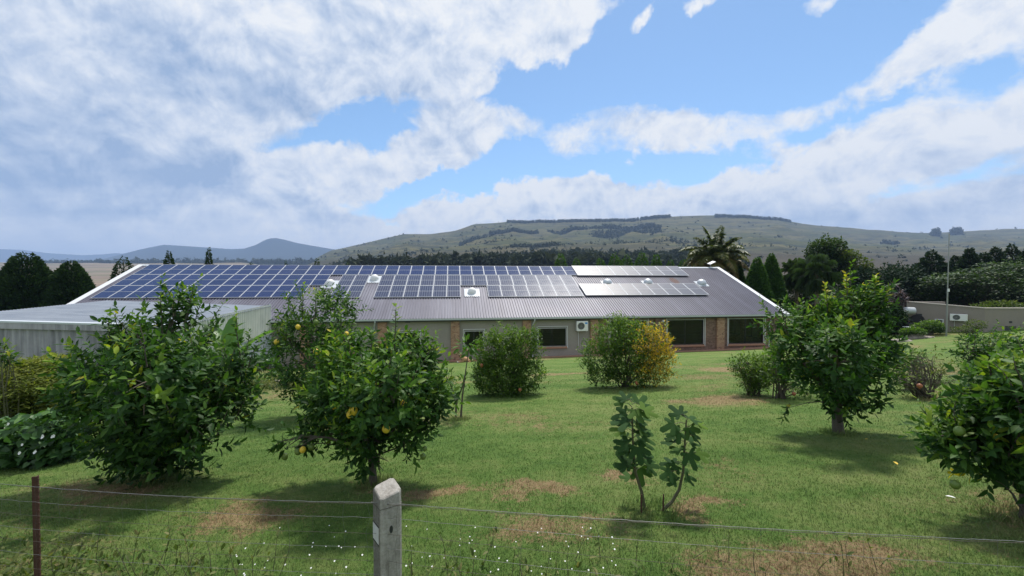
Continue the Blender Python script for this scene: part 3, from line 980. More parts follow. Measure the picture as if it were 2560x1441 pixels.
def build_windows():
    for i, (a, b, c, d, kind) in enumerate(WIN):
        win = empty('window')
        win.parent = house
        win.location = (a, WALL_Y, c)
        W, H = b - a, d - c
        t = .045
        mb = MB()                                # sash frame in the reveal
        for (x0, x1, z0, z1) in ((0, t, 0, H), (W - t, W, 0, H), (t, W - t, 0, t), (t, W - t, H - t, H)):
            mb.box(x0, x1, .09, .14, z0, z1)
        n = 2
        for k in range(1, n):
            mb.box(W * k / n - .022, W * k / n + .022, .092, .138, t, H - t)
        place('frame', mb.mesh('frame'), M['dark'], win)
        for k in range(n):
            mb = MB()
            x0 = W * k / n + (t if k == 0 else .022)
            x1 = W * (k + 1) / n - (t if k == n - 1 else .022)
            mb.add([(x0, .115, t), (x1, .115, t), (x1, .115, H - t), (x0, .115, H - t)], [(0, 1, 2, 3)])
            place('pane', mb.mesh('pane'), M['glass'], win)
        # white security trim standing on the wall face
        mb = MB()
        e, q = .038, .10
        for (x0, x1, z0, z1) in ((-q, -q + e, -.17, H + q), (W + q - e, W + q, -.17, H + q), (-q + e, W + q - e, H + q - e, H + q)):
            mb.box(x0, x1, -.075, -.003, z0, z1)
        for (x0, x1, z0, z1) in ((.0, .03, 0.02, H - .03), (W - .03, W, .02, H - .03), (.03, W - .03, H - .06, H - .03)):
            mb.box(x0, x1, -.03, .03, z0, z1)
        place('trim', mb.mesh('trim'), M['white'], win)
        nb = 11 if kind != 'big' else 9
        for k in range(nb):
            mb = MB()
            z = H * (k + .6) / (nb + .2)
            mb.box(.032, W - .032, .03, .042, z - .006, z + .006)
            place('burglar_bar', mb.mesh('burglar_bar'), M['dark'], win)
        mb = MB()
        mb.add([(-.06, -.11, -.17), (W + .06, -.11, -.17), (W + .06, .09, -.17), (-.06, .09, -.17), (-.06, -.11, -.1), (W + .06, -.11, -.1), (W + .06, .09, -.005), (-.06, .09, -.005)],
               [(0, 3, 2, 1), (4, 5, 6, 7), (0, 1, 5, 4), (1, 2, 6, 5), (2, 3, 7, 6), (3, 0, 4, 7)])
        place('sill', mb.mesh('sill'), M['sill'], win)
    for (a, b, c, d) in GWIN:
        win = empty('window')
        win.parent = house
        win.location = (50.67, a, c)
        W, H = b - a, d - c
        mb = MB()
        for (y0, y1, z0, z1) in ((0, .05, 0, H), (W - .05, W, 0, H), (.05, W - .05, 0, .05), (.05, W - .05, H - .05, H), (W / 2 - .02, W / 2 + .02, .05, H - .05)):
            mb.box(.1, .15, y0, y1, z0, z1)
        place('frame', mb.mesh('frame'), M['dark'], win)
        mb = MB()
        mb.add([(.125, .05, .05), (.125, W - .05, .05), (.125, W - .05, H - .05), (.125, .05, H - .05)], [(0, 1, 2, 3)])
        place('pane', mb.mesh('pane'), M['glass'], win)
    # side door by the shed
    mb = MB()
    mb.box(DOOR[0], DOOR[1], WALL_Y + .1, WALL_Y + .14, DOOR[2], DOOR[3])
    place('door', mb.mesh('door'), M['dark'], house)
    # downpipes
    e = rv(0, EV, -RT)
    for s, low in ((31.02, -5.85), (19.75, -3.6), (50.35, -5.5)):
        mb = MB()
        mb.tube([(s, e.y - .03, e.z - .08), (s, e.y - .03, e.z - .2), (s - .12, WALL_Y - .08, e.z - .62), (s - .12, WALL_Y - .06, wz(low))], .042, 8)
        place('downpipe', mb.mesh('downpipe'), M['gutter'], house)
    mb = MB()
    mb.box(21.75, 22.1, WALL_Y - .025, WALL_Y - .003, wz(-3.02), wz(-2.88))
    place('air_brick', mb.mesh('air_brick'), M['dark'], house)
    mb = MB()
    mb.box(41.0, 41.16, WALL_Y - .33, WALL_Y - .175, wz(-3.2), wz(-3.06))
    place('wall_light', mb.mesh('wall_light'), M['white'], house)
build_windows()

def build_apron():
    mb = MB()
    n = 60
    V, F = [], []
    for i in range(n + 1):
        s = 22 + (50.9 - 22) * i / n
        for y in (WALL_Y - 1.05, WALL_Y + .1):
            p = Matrix.Rotation(TH, 3, 'Z') @ Vector((s, y, 0)) + HO
            V.append((p.x, p.y, gz(p.x, p.y) + .075))
    for i in range(n):
        F.append((2 * i, 2 * i + 2, 2 * i + 3, 2 * i + 1))
    base = len(V)
    V += [(v[0], v[1], v[2] - .3) for v in V]
    for i in range(n):
        F.append((2 * i, base + 2 * i, base + 2 * i + 2, 2 * i + 2))
    F += [(0, 1, base + 1, base), (2 * n, base + 2 * n, base + 2 * n + 1, 2 * n + 1)]
    mb.add(V, F)
    tag(place('paving', mb.mesh('paving'), M['paving']), kind='structure')
build_apron()

def build_skylights():
    for i, (s, v, big) in enumerate(((15.35, 3.85, 1), (18.62, 2.85, 1), (26.62, 5.5, 1), (38.6, 3.75, 0), (42.4, 3.72, 0), (47.5, 3.85, 0))):
        root = empty('skylight')
        root.parent = ROOF
        root.location = rv(s, v, -RT + .05)
        root.rotation_euler = (RP, 0, 0)
        w, h = (.62, .68) if big else (.5, .5)
        mb = MB()
        mb.box(-w, w, -h, h, -.01, .012)
        nn = 8
        for k in range(nn):                     # scalloped lower edge of the flashing sheet
            x = -w + (k + .5) * 2 * w / nn
            mb.box(x - w / nn * .6, x + w / nn * .6, -h - .12, -h, -.012, .006)
        place('flashing', mb.mesh('flashing'), M['gutter'], root)
        mb = MB()
        rr = .34 if big else .4
        rings = [(rr, 0), (rr, .14), (rr * .93, .2), (rr * .75, .3), (rr * .45, .37), (.02, .4)]
        ns = 20
        V = [(r * math.cos(2 * math.pi * k / ns), r * math.sin(2 * math.pi * k / ns), z) for r, z in rings for k in range(ns)]
        F = [(j * ns + k, j * ns + (k + 1) % ns, (j + 1) * ns + (k + 1) % ns, (j + 1) * ns + k) for j in range(len(rings) - 1) for k in range(ns)]
        mb.add(V, F)
        place('dome', mb.mesh('dome'), M['plastic'] if big else M['tank'], root, smooth=True)
build_skylights()

# ------------------------------------------------------------------ solar panels, one by one
def panel_meshes(w, h, mat):
    t, k = .028, .034
    mb = MB()
    for (x0, x1, y0, y1) in ((0, w, -t, 0), (0, w, -h, -h + t), (0, t, -h + t, -t), (w - t, w, -h + t, -t), (t, w - t, -h / 2 - .011, -h / 2 + .011)):
        mb.box(x0, x1, y0, y1, 0, k)
    fr = mb.mesh('solar_panel')
    fr.materials.append(M['alu'])
    cells = []
    for (y0, y1) in ((-h / 2 + .012, -t - .001), (-h + t + .001, -h / 2 - .012)):
        mb = MB()
        mb.box(t + .001, w - t - .001, y0, y1, .004, k - .006)
        ce = mb.mesh('cell_sheet')
        ce.materials.append(mat)
        cells.append(ce)
    return fr, cells
def panel_row(s, v, n, pitch, w, h, mat, lab, up=-.035, tilt=0.0):
    fr, cells = panel_meshes(w, h, mat)
    for i in range(n):
        o = bpy.data.objects.new('solar_panel', fr)
        COL.objects.link(o)
        R0 = Matrix.Rotation(TH, 4, 'Z') @ Matrix.Rotation(RP + tilt, 4, 'X')
        p = Matrix.Rotation(TH, 3, 'Z') @ rv(s + i * pitch, v, up) + HO
        o.matrix_world = Matrix.Translation(p) @ R0
        place_word = 'left' if i < n / 2 else 'right'
        k = i + 1 if i < n / 2 else n - i
        tag(o, lab.format(o=('leftmost' if i == 0 else 'rightmost' if i == n - 1 else f'{ordinal(k)} from {place_word}')), 'solar panel', 'solar panels on the long roof')
        for ce in cells:
            c = bpy.data.objects.new('cell_sheet', ce)
            COL.objects.link(c)
            c.parent = o
    # mounting rails under the row belong to the roof
    for dv in (.45, h - .45):
        mb = MB()
        a, b = rv(s - .05, v + dv, up - .03), rv(s + n * pitch + .05, v + dv, up - .03)
        mb.tube([a, b], .02, 4)
        place('mounting_rail', mb.mesh('mounting_rail'), M['alu'], ROOF)

panel_row(0.03, 0.0, 34, 1.07, 1.05, 2.09, M['cell_blue'], 'blue solar panel, {o} in the long row along the ridge')
panel_row(0.0, 2.12, 14, 1.07, 1.05, 2.09, M['cell_blue'], 'dark blue solar panel, {o} of middle row above the grey shed')
panel_row(0.0, 4.24, 13, 1.07, 1.05, 2.09, M['cell_blue'], 'dark blue solar panel, {o} of lowest row above the grey shed')
panel_row(15.93, 2.18, 2, 1.10, 1.08, 2.11, M['cell_grey'], 'grey blue solar panel, {o} of upper pair between two skylights')
panel_row(15.93, 4.32, 2, 1.10, 1.08, 2.11, M['cell_grey'], 'grey blue solar panel, {o} of lower pair between two skylights')
panel_row(19.12, 2.18, 15, 1.107, 1.087, 2.11, M['cell_grey'], 'grey solar panel, {o} of middle row in the central block')
panel_row(19.12, 4.32, 6, 1.10, 1.08, 2.11, M['cell_grey'], 'grey solar panel, {o} of the six left of the lone skylight')
panel_row(27.88, 4.32, 7, 1.118, 1.098, 2.11, M['cell_grey'], 'grey solar panel, {o} of the seven right of the lone skylight')
panel_row(36.3, -.02, 9, 1.205, 1.185, 2.3, M['cell_pale'], 'pale shiny solar panel, {o} of upper array at roof\'s right end', .03)
panel_row(35.85, 4.1, 9, 1.205, 1.185, 2.3, M['cell_pale'], 'pale shiny solar panel, {o} of lower array at roof\'s right end', .03)

def build_roof_extras():
    # flat dish aerial on the ridge
    p = Matrix.Rotation(TH, 3, 'Z') @ rv(50.75, -.12, .0) + HO
    root = empty('dish_aerial', p, TH)
    tag(root, 'small flat white dish aerial on the right end of the ridge', 'aerial')
    mb = MB()
    mb.tube([(0, 0, -.05), (0, 0, .22), (.05, .02, .33)], .03, 8)
    place('mast', mb.mesh('mast'), M['galv'], root)
    mb = MB()
    V, F = [], []
    nx, r = 8, .07
    mb.box(-.34, .34, -.26, .26, -.025, .025)
    o = place('dish_plate', mb.mesh('dish_plate'), M['white'], root, (.1, 0, .38), (R(12), R(-24), 0))
    bevel(o, .02)
    # air conditioner on the plaster wall
    hp = Matrix.Rotation(TH, 3, 'Z') @ Vector((34.2, WALL_Y, wz(-3.8))) + HO
    ac_unit(hp, TH, 'white air conditioner with blue sticker on the farmhouse wall', .86, .74, True, 1.2)

def ac_unit(loc, rz, label, W, H, sticker, pipe):
    root = empty('air_conditioner', loc, rz)
    tag(root, label, 'air conditioner')
    mb = MB()
    mb.box(0, W, -.40, -.08, 0, H)
    bevel(place('casing', mb.mesh('casing'), M['plastic'], root), .02)
    cx, cz, r = W * .38, H * .52, min(W * .30, H * .38)
    mb = MB()
    ns = 28
    mb.add([(cx + r * math.cos(2 * math.pi * k / ns), -.404, cz + r * math.sin(2 * math.pi * k / ns)) for k in range(ns)], [tuple(range(ns))])
    place('fan_opening', mb.mesh('fan_opening'), M['ac_dark'], root)
    mb = MB()
    for q in (.25, .45, .65, .85, 1.0):
        pts = [(cx + r * q * math.cos(2 * math.pi * k / 20), -.412, cz + r * q * math.sin(2 * math.pi * k / 20)) for k in range(21)]
        mb.tube(pts, .006, 4, cap=False)
    for k in range(6):
        a = math.pi * k / 6
        mb.tube([(cx - r * math.cos(a), -.412, cz - r * math.sin(a)), (cx + r * math.cos(a), -.412, cz + r * math.sin(a))], .006, 4)
    place('fan_grille', mb.mesh('fan_grille'), M['galv'], root)
    if sticker:
        mb = MB()
        mb.box(W * .72, W * .94, -.403, -.401, H * .72, H * .88)
        place('sticker', mb.mesh('sticker'), M['ac_blue'], root)
    for x in (W * .15, W * .85):
        mb = MB()
        mb.box(x - .02, x + .02, -.40, -.002, -.045, -.003)
        place('bracket', mb.mesh('bracket'), M['galv'], root)
    mb = MB()
    mb.tube([(W * .25, -.1, -.01), (W * .25, -.06, -.2), (W * .26, -.06, -pipe)], .018, 6)
    place('pipe', mb.mesh('pipe'), M['white'], root)
build_roof_extras()

# ------------------------------------------------------------------ corrugated shed
def corr_sheet(mb, P0, U, Vv, N, length, height_fn, pitch, amp, start=0.0, lap=0.0):
    """corrugated sheet: runs along U, rises along Vv; height_fn(u)->(lo, hi)"""
    n = int(length / pitch * 6)
    A, B = [], []
    for i in range(n + 1):
        u = length * i / n
        off = amp * math.cos(2 * math.pi * (u + start) / pitch) + lap
        lo, hi = height_fn(u)
        A.append(P0 + U * u + Vv * lo + N * off)
        B.append(P0 + U * u + Vv * hi + N * off)
    m = n + 1
    mb.add(A + B, [(i, i + 1, i + 1 + m, i + m) for i in range(n)])

def build_shed():
    root = empty('shed', HO, TH)
    tag(root, 'grey corrugated shed with low sloping roof at the left', 'shed')
    s0, s1, q0, q1 = 3.5, 12.9, 8.72, 18.1
    zt = lambda s, q: wz(-1.74 + .044 * (12.9 - s) - .033 * (q - 8.6))
    X, Yf, Z = Vector((1, 0, 0)), Vector((0, -1, 0)), Vector((0, 0, 1))
    # roof: waves across the depth, sheets run left to right
    pitch, n = .177, int((q1 - q0 + .35) / .177 * 6)
    mb = MB()
    A, B = [], []
    for i in range(n + 1):
        q = q0 + (q1 + .12 - q0) * i / n
        off = .026 * math.cos(2 * math.pi * q / pitch)
        A.append((s0 - .25, -q, zt(s0 - .25, q) + off))
        B.append((s1 + .1, -q, zt(s1 + .1, q) + off))
    mb.add(A + B, [(i, i + 1, i + n + 2, i + n + 1) for i in range(n)])
    place('roof', mb.mesh('roof'), M['shed_roof'], root, smooth=True)
    # barge board with pale capping on the front edge, in three lengths
    for k, (a, b) in enumerate(((s0 - .25, 8.55), (8.56, 11.35), (11.36, s1 + .1))):
        mb = MB()
        pts = []
        for s in (a, b):
            z = zt(s, q1 + .12)
            pts += [(s, -q1 - .13, z - .30), (s, -q1 - .155, z - .30), (s, -q1 - .155, z - .02), (s, -q1 - .13, z - .02)]
        mb.add(pts, [(0, 1, 2, 3), (7, 6, 5, 4), (0, 4, 5, 1), (1, 5, 6, 2), (2, 6, 7, 3), (3, 7, 4, 0)])
        place('barge_board', mb.mesh('barge_board'), M['shed_wall'], root)
    mb = MB()
    pts = []
    for s in (s0 - .25, s1 + .1):
        z = zt(s, q1)
        pts += [(s, -q1 + .12, z + .035), (s, -q1 - .17, z + .025), (s, -q1 - .17, z - .05), (s, -q1 + .12, z + .01)]
    mb.add(pts, [(0, 1, 2, 3), (7, 6, 5, 4), (0, 4, 5, 1), (1, 5, 6, 2), (2, 6, 7, 3), (3, 7, 4, 0)])
    place('capping', mb.mesh('capping'), M['gutter'], root)
    # front wall, upper sheets and lower sheets
    nsh = 4
    for k in range(nsh):
        a, b = s0 + (s1 - s0) * k / nsh, s0 + (s1 - s0) * (k + 1) / nsh
        mb = MB()
        corr_sheet(mb, Vector((a, -q1, 0)), X, Z, Yf, b - a + .02, lambda u, a=a: (wz(-3.86), zt(a + u, q1) - .05), .27, .042, a, .004 * (k % 2))
        place('wall_sheet', mb.mesh('wall_sheet'), M['shed_wall'], root, smooth=True)
        mb = MB()
        corr_sheet(mb, Vector((a, -q1, 0)), X, Z, Yf, b - a + .02, lambda u: (wz(-6.4), wz(-3.80)), .27, .042, a, -.02 + .004 * (k % 2))
        place('wall_sheet', mb.mesh('wall_sheet'), M['shed_wall'], root, smooth=True)
    # right wall: pale upper sheets and blue grey lower ones
    ql = q1 - q0
    for k in range(3):
        a, b = q0 + ql * k / 3, q0 + ql * (k + 1) / 3
        mb = MB()
        corr_sheet(mb, Vector((s1, -a, 0)), -Vector((0, 1, 0)), Z, X, b - a, lambda u, a=a: (wz(-3.65), zt(s1, a + u) + .10), .23, .045, a, .045)
        place('wall_sheet', mb.mesh('wall_sheet'), M['shed_side'], root, smooth=True)
        mb = MB()
        corr_sheet(mb, Vector((s1, -a, 0)), -Vector((0, 1, 0)), Z, X, b - a, lambda u: (wz(-5.35), wz(-3.6)), .23, .045, a, 0)
        place('wall_sheet', mb.mesh('wall_sheet'), M['shed_side_low'], root, smooth=True)
    mb = MB()
    mb.box(s1 - .16, s1 - .06, -q1 + .1, -q0 - .05, wz(-7), wz(-5.3))
    place('plinth', mb.mesh('plinth'), M['brick'], root)
    mb = MB()
    mb.box(s1 - .03, s1 + .075, -q0 + .005, -q0 + .06, wz(-5.3), zt(s1, q0) + .14)
    place('corner_trim', mb.mesh('corner_trim'), M['gutter'], root)
    mb = MB()
    corr_sheet(mb, Vector((s0, -q0, 0)), -Vector((0, 1, 0)), Z, -X, ql, lambda u: (wz(-7), zt(s0, q0 + u)), .25, .03)
    place('wall_sheet', mb.mesh('wall_sheet'), M['shed_wall'], root)
    mb = MB()
    mb.box(s0 + .02, s1 - .03, -q0 - .03, -q0, wz(-7), wz(-2.0))
    place('back_wall', mb.mesh('back_wall'), M['shed_wall'], root)
build_shed()

# ------------------------------------------------------------------ stucco house at the right
def build_right_house():
    A = Vector((35.0, 37.0)); B = Vector((38.0, 33.5)); C = Vector((60.0, 33.0))
    zt = -2.31 + EYE
    root = empty('stucco_house', (B.x, B.y, 0))
    tag(root, 'flat roofed grey stucco house on the right beyond the lawn', 'house')
    u = (B - A).normalized()
    L = (B - A).length
    nrm = Vector((u.y, -u.x))                  # outward, towards the garden
    if nrm.x > 0: nrm = -nrm
    ang = math.atan2(u.y, u.x)
    def pan(name, holes, x0, x1, z0, z1, org, a, mat, th=.25):
        mb = MB()
        wall_cells(mb, x0, x1, z0, z1, 0, th, holes)
        o = place(name, mb.mesh(name), mat, root)
        o.location = (org.x - B.x, org.y - B.y, 0)
        o.rotation_euler = (0, 0, a)
        return o
    # helper: photo x on this wall -> distance from A
    def along(px, org, dv):
        r = ray(px, 760)
        k = r.x / r.y
        return (org.x - k * org.y) / (k * dv.y - dv.x)
    zg = min(gz(A.x, A.y), gz(B.x, B.y)) - .8
    def zpx(px, py, t):
        p = A + u * t
        r = ray(px, py)
        return EYE + r.z * p.y / r.y
    w1 = (along(2341, A, u), along(2357, A, u))
    hz = (zpx(2349, 835, w1[0]), zpx(2349, 800, w1[0]))
    o1 = pan('side_wall', [(w1[0], w1[1], hz[0], hz[1])], 0, L, zg, zt, A, ang, M['plaster_far'])
    # white door frame and dark door leaf
    mb = MB()
    for (x0, x1, z0, z1) in ((w1[0] - .08, w1[0] - .002, hz[0], hz[1] + .08), (w1[1] + .002, w1[1] + .08, hz[0], hz[1] + .08), (w1[0], w1[1], hz[1] + .002, hz[1] + .08)):
        mb.box(x0, x1, -.05, .1, z0, z1)
    fr = place('door', mb.mesh('door'), M['white'], root, o1.location, o1.rotation_euler)
    mb = MB()
    mb.box(w1[0] + .002, w1[1] - .002, .18, .21, hz[0], hz[1] - .002)
    place('door_leaf', mb.mesh('door_leaf'), M['dark'], fr)
    # porthole window and vent
    t = along(2294, A, u)
    zc = zpx(2294, 800, t)
    mb = MB()
    mb.add([(t + .42 * math.cos(k * math.pi / 10), -.02, zc + .42 * math.sin(k * math.pi / 10)) for k in range(20)], [tuple(range(20))[::-1]])
    mb.tube([(t + .44 * math.cos(k * math.pi / 10), -.02, zc + .44 * math.sin(k * math.pi / 10)) for k in range(21)], .04, 5, cap=False)
    place('window', mb.mesh('window'), M['dark'], root, o1.location, o1.rotation_euler)
    mb = MB()
    z = zpx(2298, 787, t)
    mb.box(t - .1, t + .3, -.012, -.003, z - .08, z + .08)
    place('air_brick', mb.mesh('air_brick'), M['dark'], root, o1.location, o1.rotation_euler)
    # front wall with barred window low down
    rC = (C - B).normalized()
    def alongB(px):
        return along(px, B, rC)
    wa, wb = alongB(2513), alongB(2542)
    def zB(px, py):
        r = ray(px, py)
        return EYE + r.z * 33.4 / r.y
    a2 = math.atan2(rC.y, rC.x)
    h2 = (zB(2530, 838), zB(2530, 816))
    o2 = pan('front_wall', [(wa, wb, h2[0], h2[1])], 0, (C - B).length, zg, zt, B, a2, M['plaster_far'])
    win = place('window', None, None, root, o2.location, o2.rotation_euler)
    mb = MB()
    mb.box(wa, wb, .1, .13, h2[0], h2[1])
    place('pane', mb.mesh('pane'), M['dark'], win)
    for k in range(6):
        x = wa + (wb - wa) * (k + .5) / 6
        mb = MB()
        mb.box(x - .015, x + .015, .03, .05, h2[0], h2[1])
        place('burglar_bar', mb.mesh('burglar_bar'), M['galv'], win)
    mb = MB()
    mb.box((wa + wb) / 2 - .12, (wa + wb) / 2 + .12, -.012, -.003, h2[1] + .25, h2[1] + .4)
    place('air_brick', mb.mesh('air_brick'), M['dark'], root, o2.location, o2.rotation_euler)
    # parapet coping and rounded plinth below it
    mb = MB()
    mb.add([(0, 0, zt + .002), (L, 0, zt + .002), (0, 0, zt + .36), (0, .25, zt + .002), (L, .25, zt + .002), (0, .25, zt + .36)], [(0, 1, 2), (3, 5, 4), (0, 2, 5, 3), (1, 4, 5, 2), (0, 3, 4, 1)])
    place('parapet', mb.mesh('parapet'), M['plaster_far'], root, o1.location, o1.rotation_euler)
    for o, ln, rise in ((o1, L, .36), (o2, (C - B).length, 0.0)):
        mb = MB()
        pts = []
        for x, zz in ((-.05, zt + rise), (ln + .02, zt)):
            pts += [(x, -.06, zz + .004), (x, .3, zz + .004), (x, .3, zz + .08), (x, -.06, zz + .08)]
        mb.add(pts, [(0, 3, 2, 1), (4, 5, 6, 7), (0, 1, 5, 4), (1, 2, 6, 5), (2, 3, 7, 6), (3, 0, 4, 7)])
        place('coping', mb.mesh('coping'), M['coping'], root, o.location, o.rotation_euler)
    # flat roof and higher back parapet
    mb = MB()
    D = A + Vector((14, 2))
    mb.add([(A.x - B.x, A.y - B.y, zt - .25), (0, 0, zt - .25), (C.x - B.x, C.y - B.y, zt - .25), (D.x - B.x, D.y - B.y, zt - .25)], [(0, 1, 2, 3)])
    place('flat_roof', mb.mesh('flat_roof'), M['plaster_far'], root)
    mb = MB()
    p = at(2272, 754, 39.5); q = at(2358, 755, 39.5)
    mb.box(p.x - B.x, q.x - B.x, 39.3 - B.y, 39.6 - B.y, zt - 2.4, q.z + .02)
    place('back_parapet', mb.mesh('back_parapet'), M['plaster_far'], root)
    # air conditioner and water heater on the side wall
    t = along(2376, A, u)
    p = A + u * t
    ac_unit((p.x, p.y, zpx(2385, 801, t)), ang, 'white air conditioner on the stucco house beside the tall mast', 1.0, .55, False, 1.3)
    t = along(2266, A, u) if along(2266, A, u) > .1 else .25
    p = A + u * .3
    hx = empty('water_heater', (p.x - .55, p.y - .2, at(2266, 776, 37).z), R(-15))
    tag(hx, 'silver cylindrical water heater on the stucco house corner', 'water heater')
    mb = MB()
    mb.tube([(-.7, 0, 0), (-.66, 0, 0), (.5, 0, 0), (.54, 0, 0)], [.26, .30, .30, .26], 18)
    place('tank', mb.mesh('tank'), M['tank'], hx)
    mb = MB()
    for x in (-.3, .3):
        mb.box(x - .02, x + .02, -.02, .5, -.36, -.3)
    place('bracket', mb.mesh('bracket'), M['galv'], hx)
    # mast
    m0 = at(2366, 830, 33.0)
    m1 = at(2373, 584, 33.0)
    root2 = empty('mast', (m0.x, m0.y, gz(m0.x, m0.y)))
    tag(root2, 'tall thin metal mast in front of the stucco house', 'mast')
    mb = MB()
    H = m1.z - gz(m0.x, m0.y)
    dx = m1.x - m0.x
    mb.tube([(0, 0, -.2), (dx * .45, 0, H * .45)], [.055, .05], 8)
    place('lower_tube', mb.mesh('lower_tube'), M['galv'], root2)
    mb = MB()
    mb.tube([(dx * .44, 0, H * .44), (dx * .9, 0, H * .9), (dx, 0, H)], [.036, .03, .03], 8)
    place('upper_tube', mb.mesh('upper_tube'), M['galv'], root2)
    mb = MB()
    mb.box(dx * .45 - .06, dx * .45 + .06, -.1, -.04, H * .45 - .12, H * .45 + .12)
    place('clamp_box', mb.mesh('clamp_box'), M['plastic'], root2)
build_right_house()
#=====PART3
# ------------------------------------------------------------------ leaves and trees
LEAF_V = np.array([(0, 0, 0), (.33, 0, -.015), (.68, 0, -.03), (1, 0, -.11), (.27, .19, .05), (.66, .17, .02), (.27, -.19, .05), (.66, -.17, .02)], dtype=np.float64)
LEAF_T = np.array([(0, 1, 4), (1, 5, 4), (1, 2, 5), (2, 3, 5), (0, 6, 1), (1, 6, 7), (1, 7, 2), (2, 7, 3)])
SMALL_V = np.array([(0, 0, 0), (.5, .2, .04), (1, 0, 0), (.5, -.2, .04)], dtype=np.float64)
SMALL_T = np.array([(0, 2, 1), (0, 3, 2)])

def frames(dirs, ups):
    x = dirs / (np.linalg.norm(dirs, axis=1, keepdims=True) + 1e-9)
    y = np.cross(ups, x)
    n = np.linalg.norm(y, axis=1, keepdims=True)
    bad = n[:, 0] < 1e-4
    y[bad] = np.cross(np.array([0.3, .9, .1]), x[bad])
    y /= (np.linalg.norm(y, axis=1, keepdims=True) + 1e-9)
    z = np.cross(x, y)
    return np.stack([x, y, z], axis=2)             # columns are axes

def leaf_arrays(pos, Fm, size, tint, LV=LEAF_V, LT=LEAF_T):
    n = len(pos)
    V = np.einsum('nij,kj->nki', Fm, LV) * size[:, None, None] + pos[:, None, :]
    T = LT[None] + (np.arange(n) * len(LV))[:, None, None]
    return V.reshape(-1, 3), T.reshape(-1, 3), np.repeat(tint, len(LV))

def limb_path(a, b, rnd, sag=.12, n=6):
    a, b = Vector(a), Vector(b)
    d = b - a
    off = Vector((rnd.uniform(-1, 1), rnd.uniform(-1, 1), rnd.uniform(-.3, .3))) * d.length * sag
    out = []
    for i in range(n + 1):
        t = i / n
        p = a + d * t + off * math.sin(math.pi * t)
        p += Vector((rnd.uniform(-1, 1), rnd.uniform(-1, 1), 0)) * d.length * .015
        # rise first, spread later
        p.z += d.length * .10 * math.sin(math.pi * t)
        out.append(p)
    return out

LEAF_LIB = {}
def single_leaf_meshes(mat_key):
    if mat_key not in LEAF_LIB:
        lst = []
        for k in range(6):
            V = LEAF_V.copy()
            V[:, 2] -= (V[:, 0] ** 2) * (.02 + .05 * (k % 3))
            V[:, 1] *= 1 + .1 * (k % 2)
            me = np_mesh('leaf', V, LEAF_T, np.full(len(V), .16 + .09 * k))
            me.materials.append(M[mat_key])
            lst.append(me)
        LEAF_LIB[mat_key] = lst
    return LEAF_LIB[mat_key]

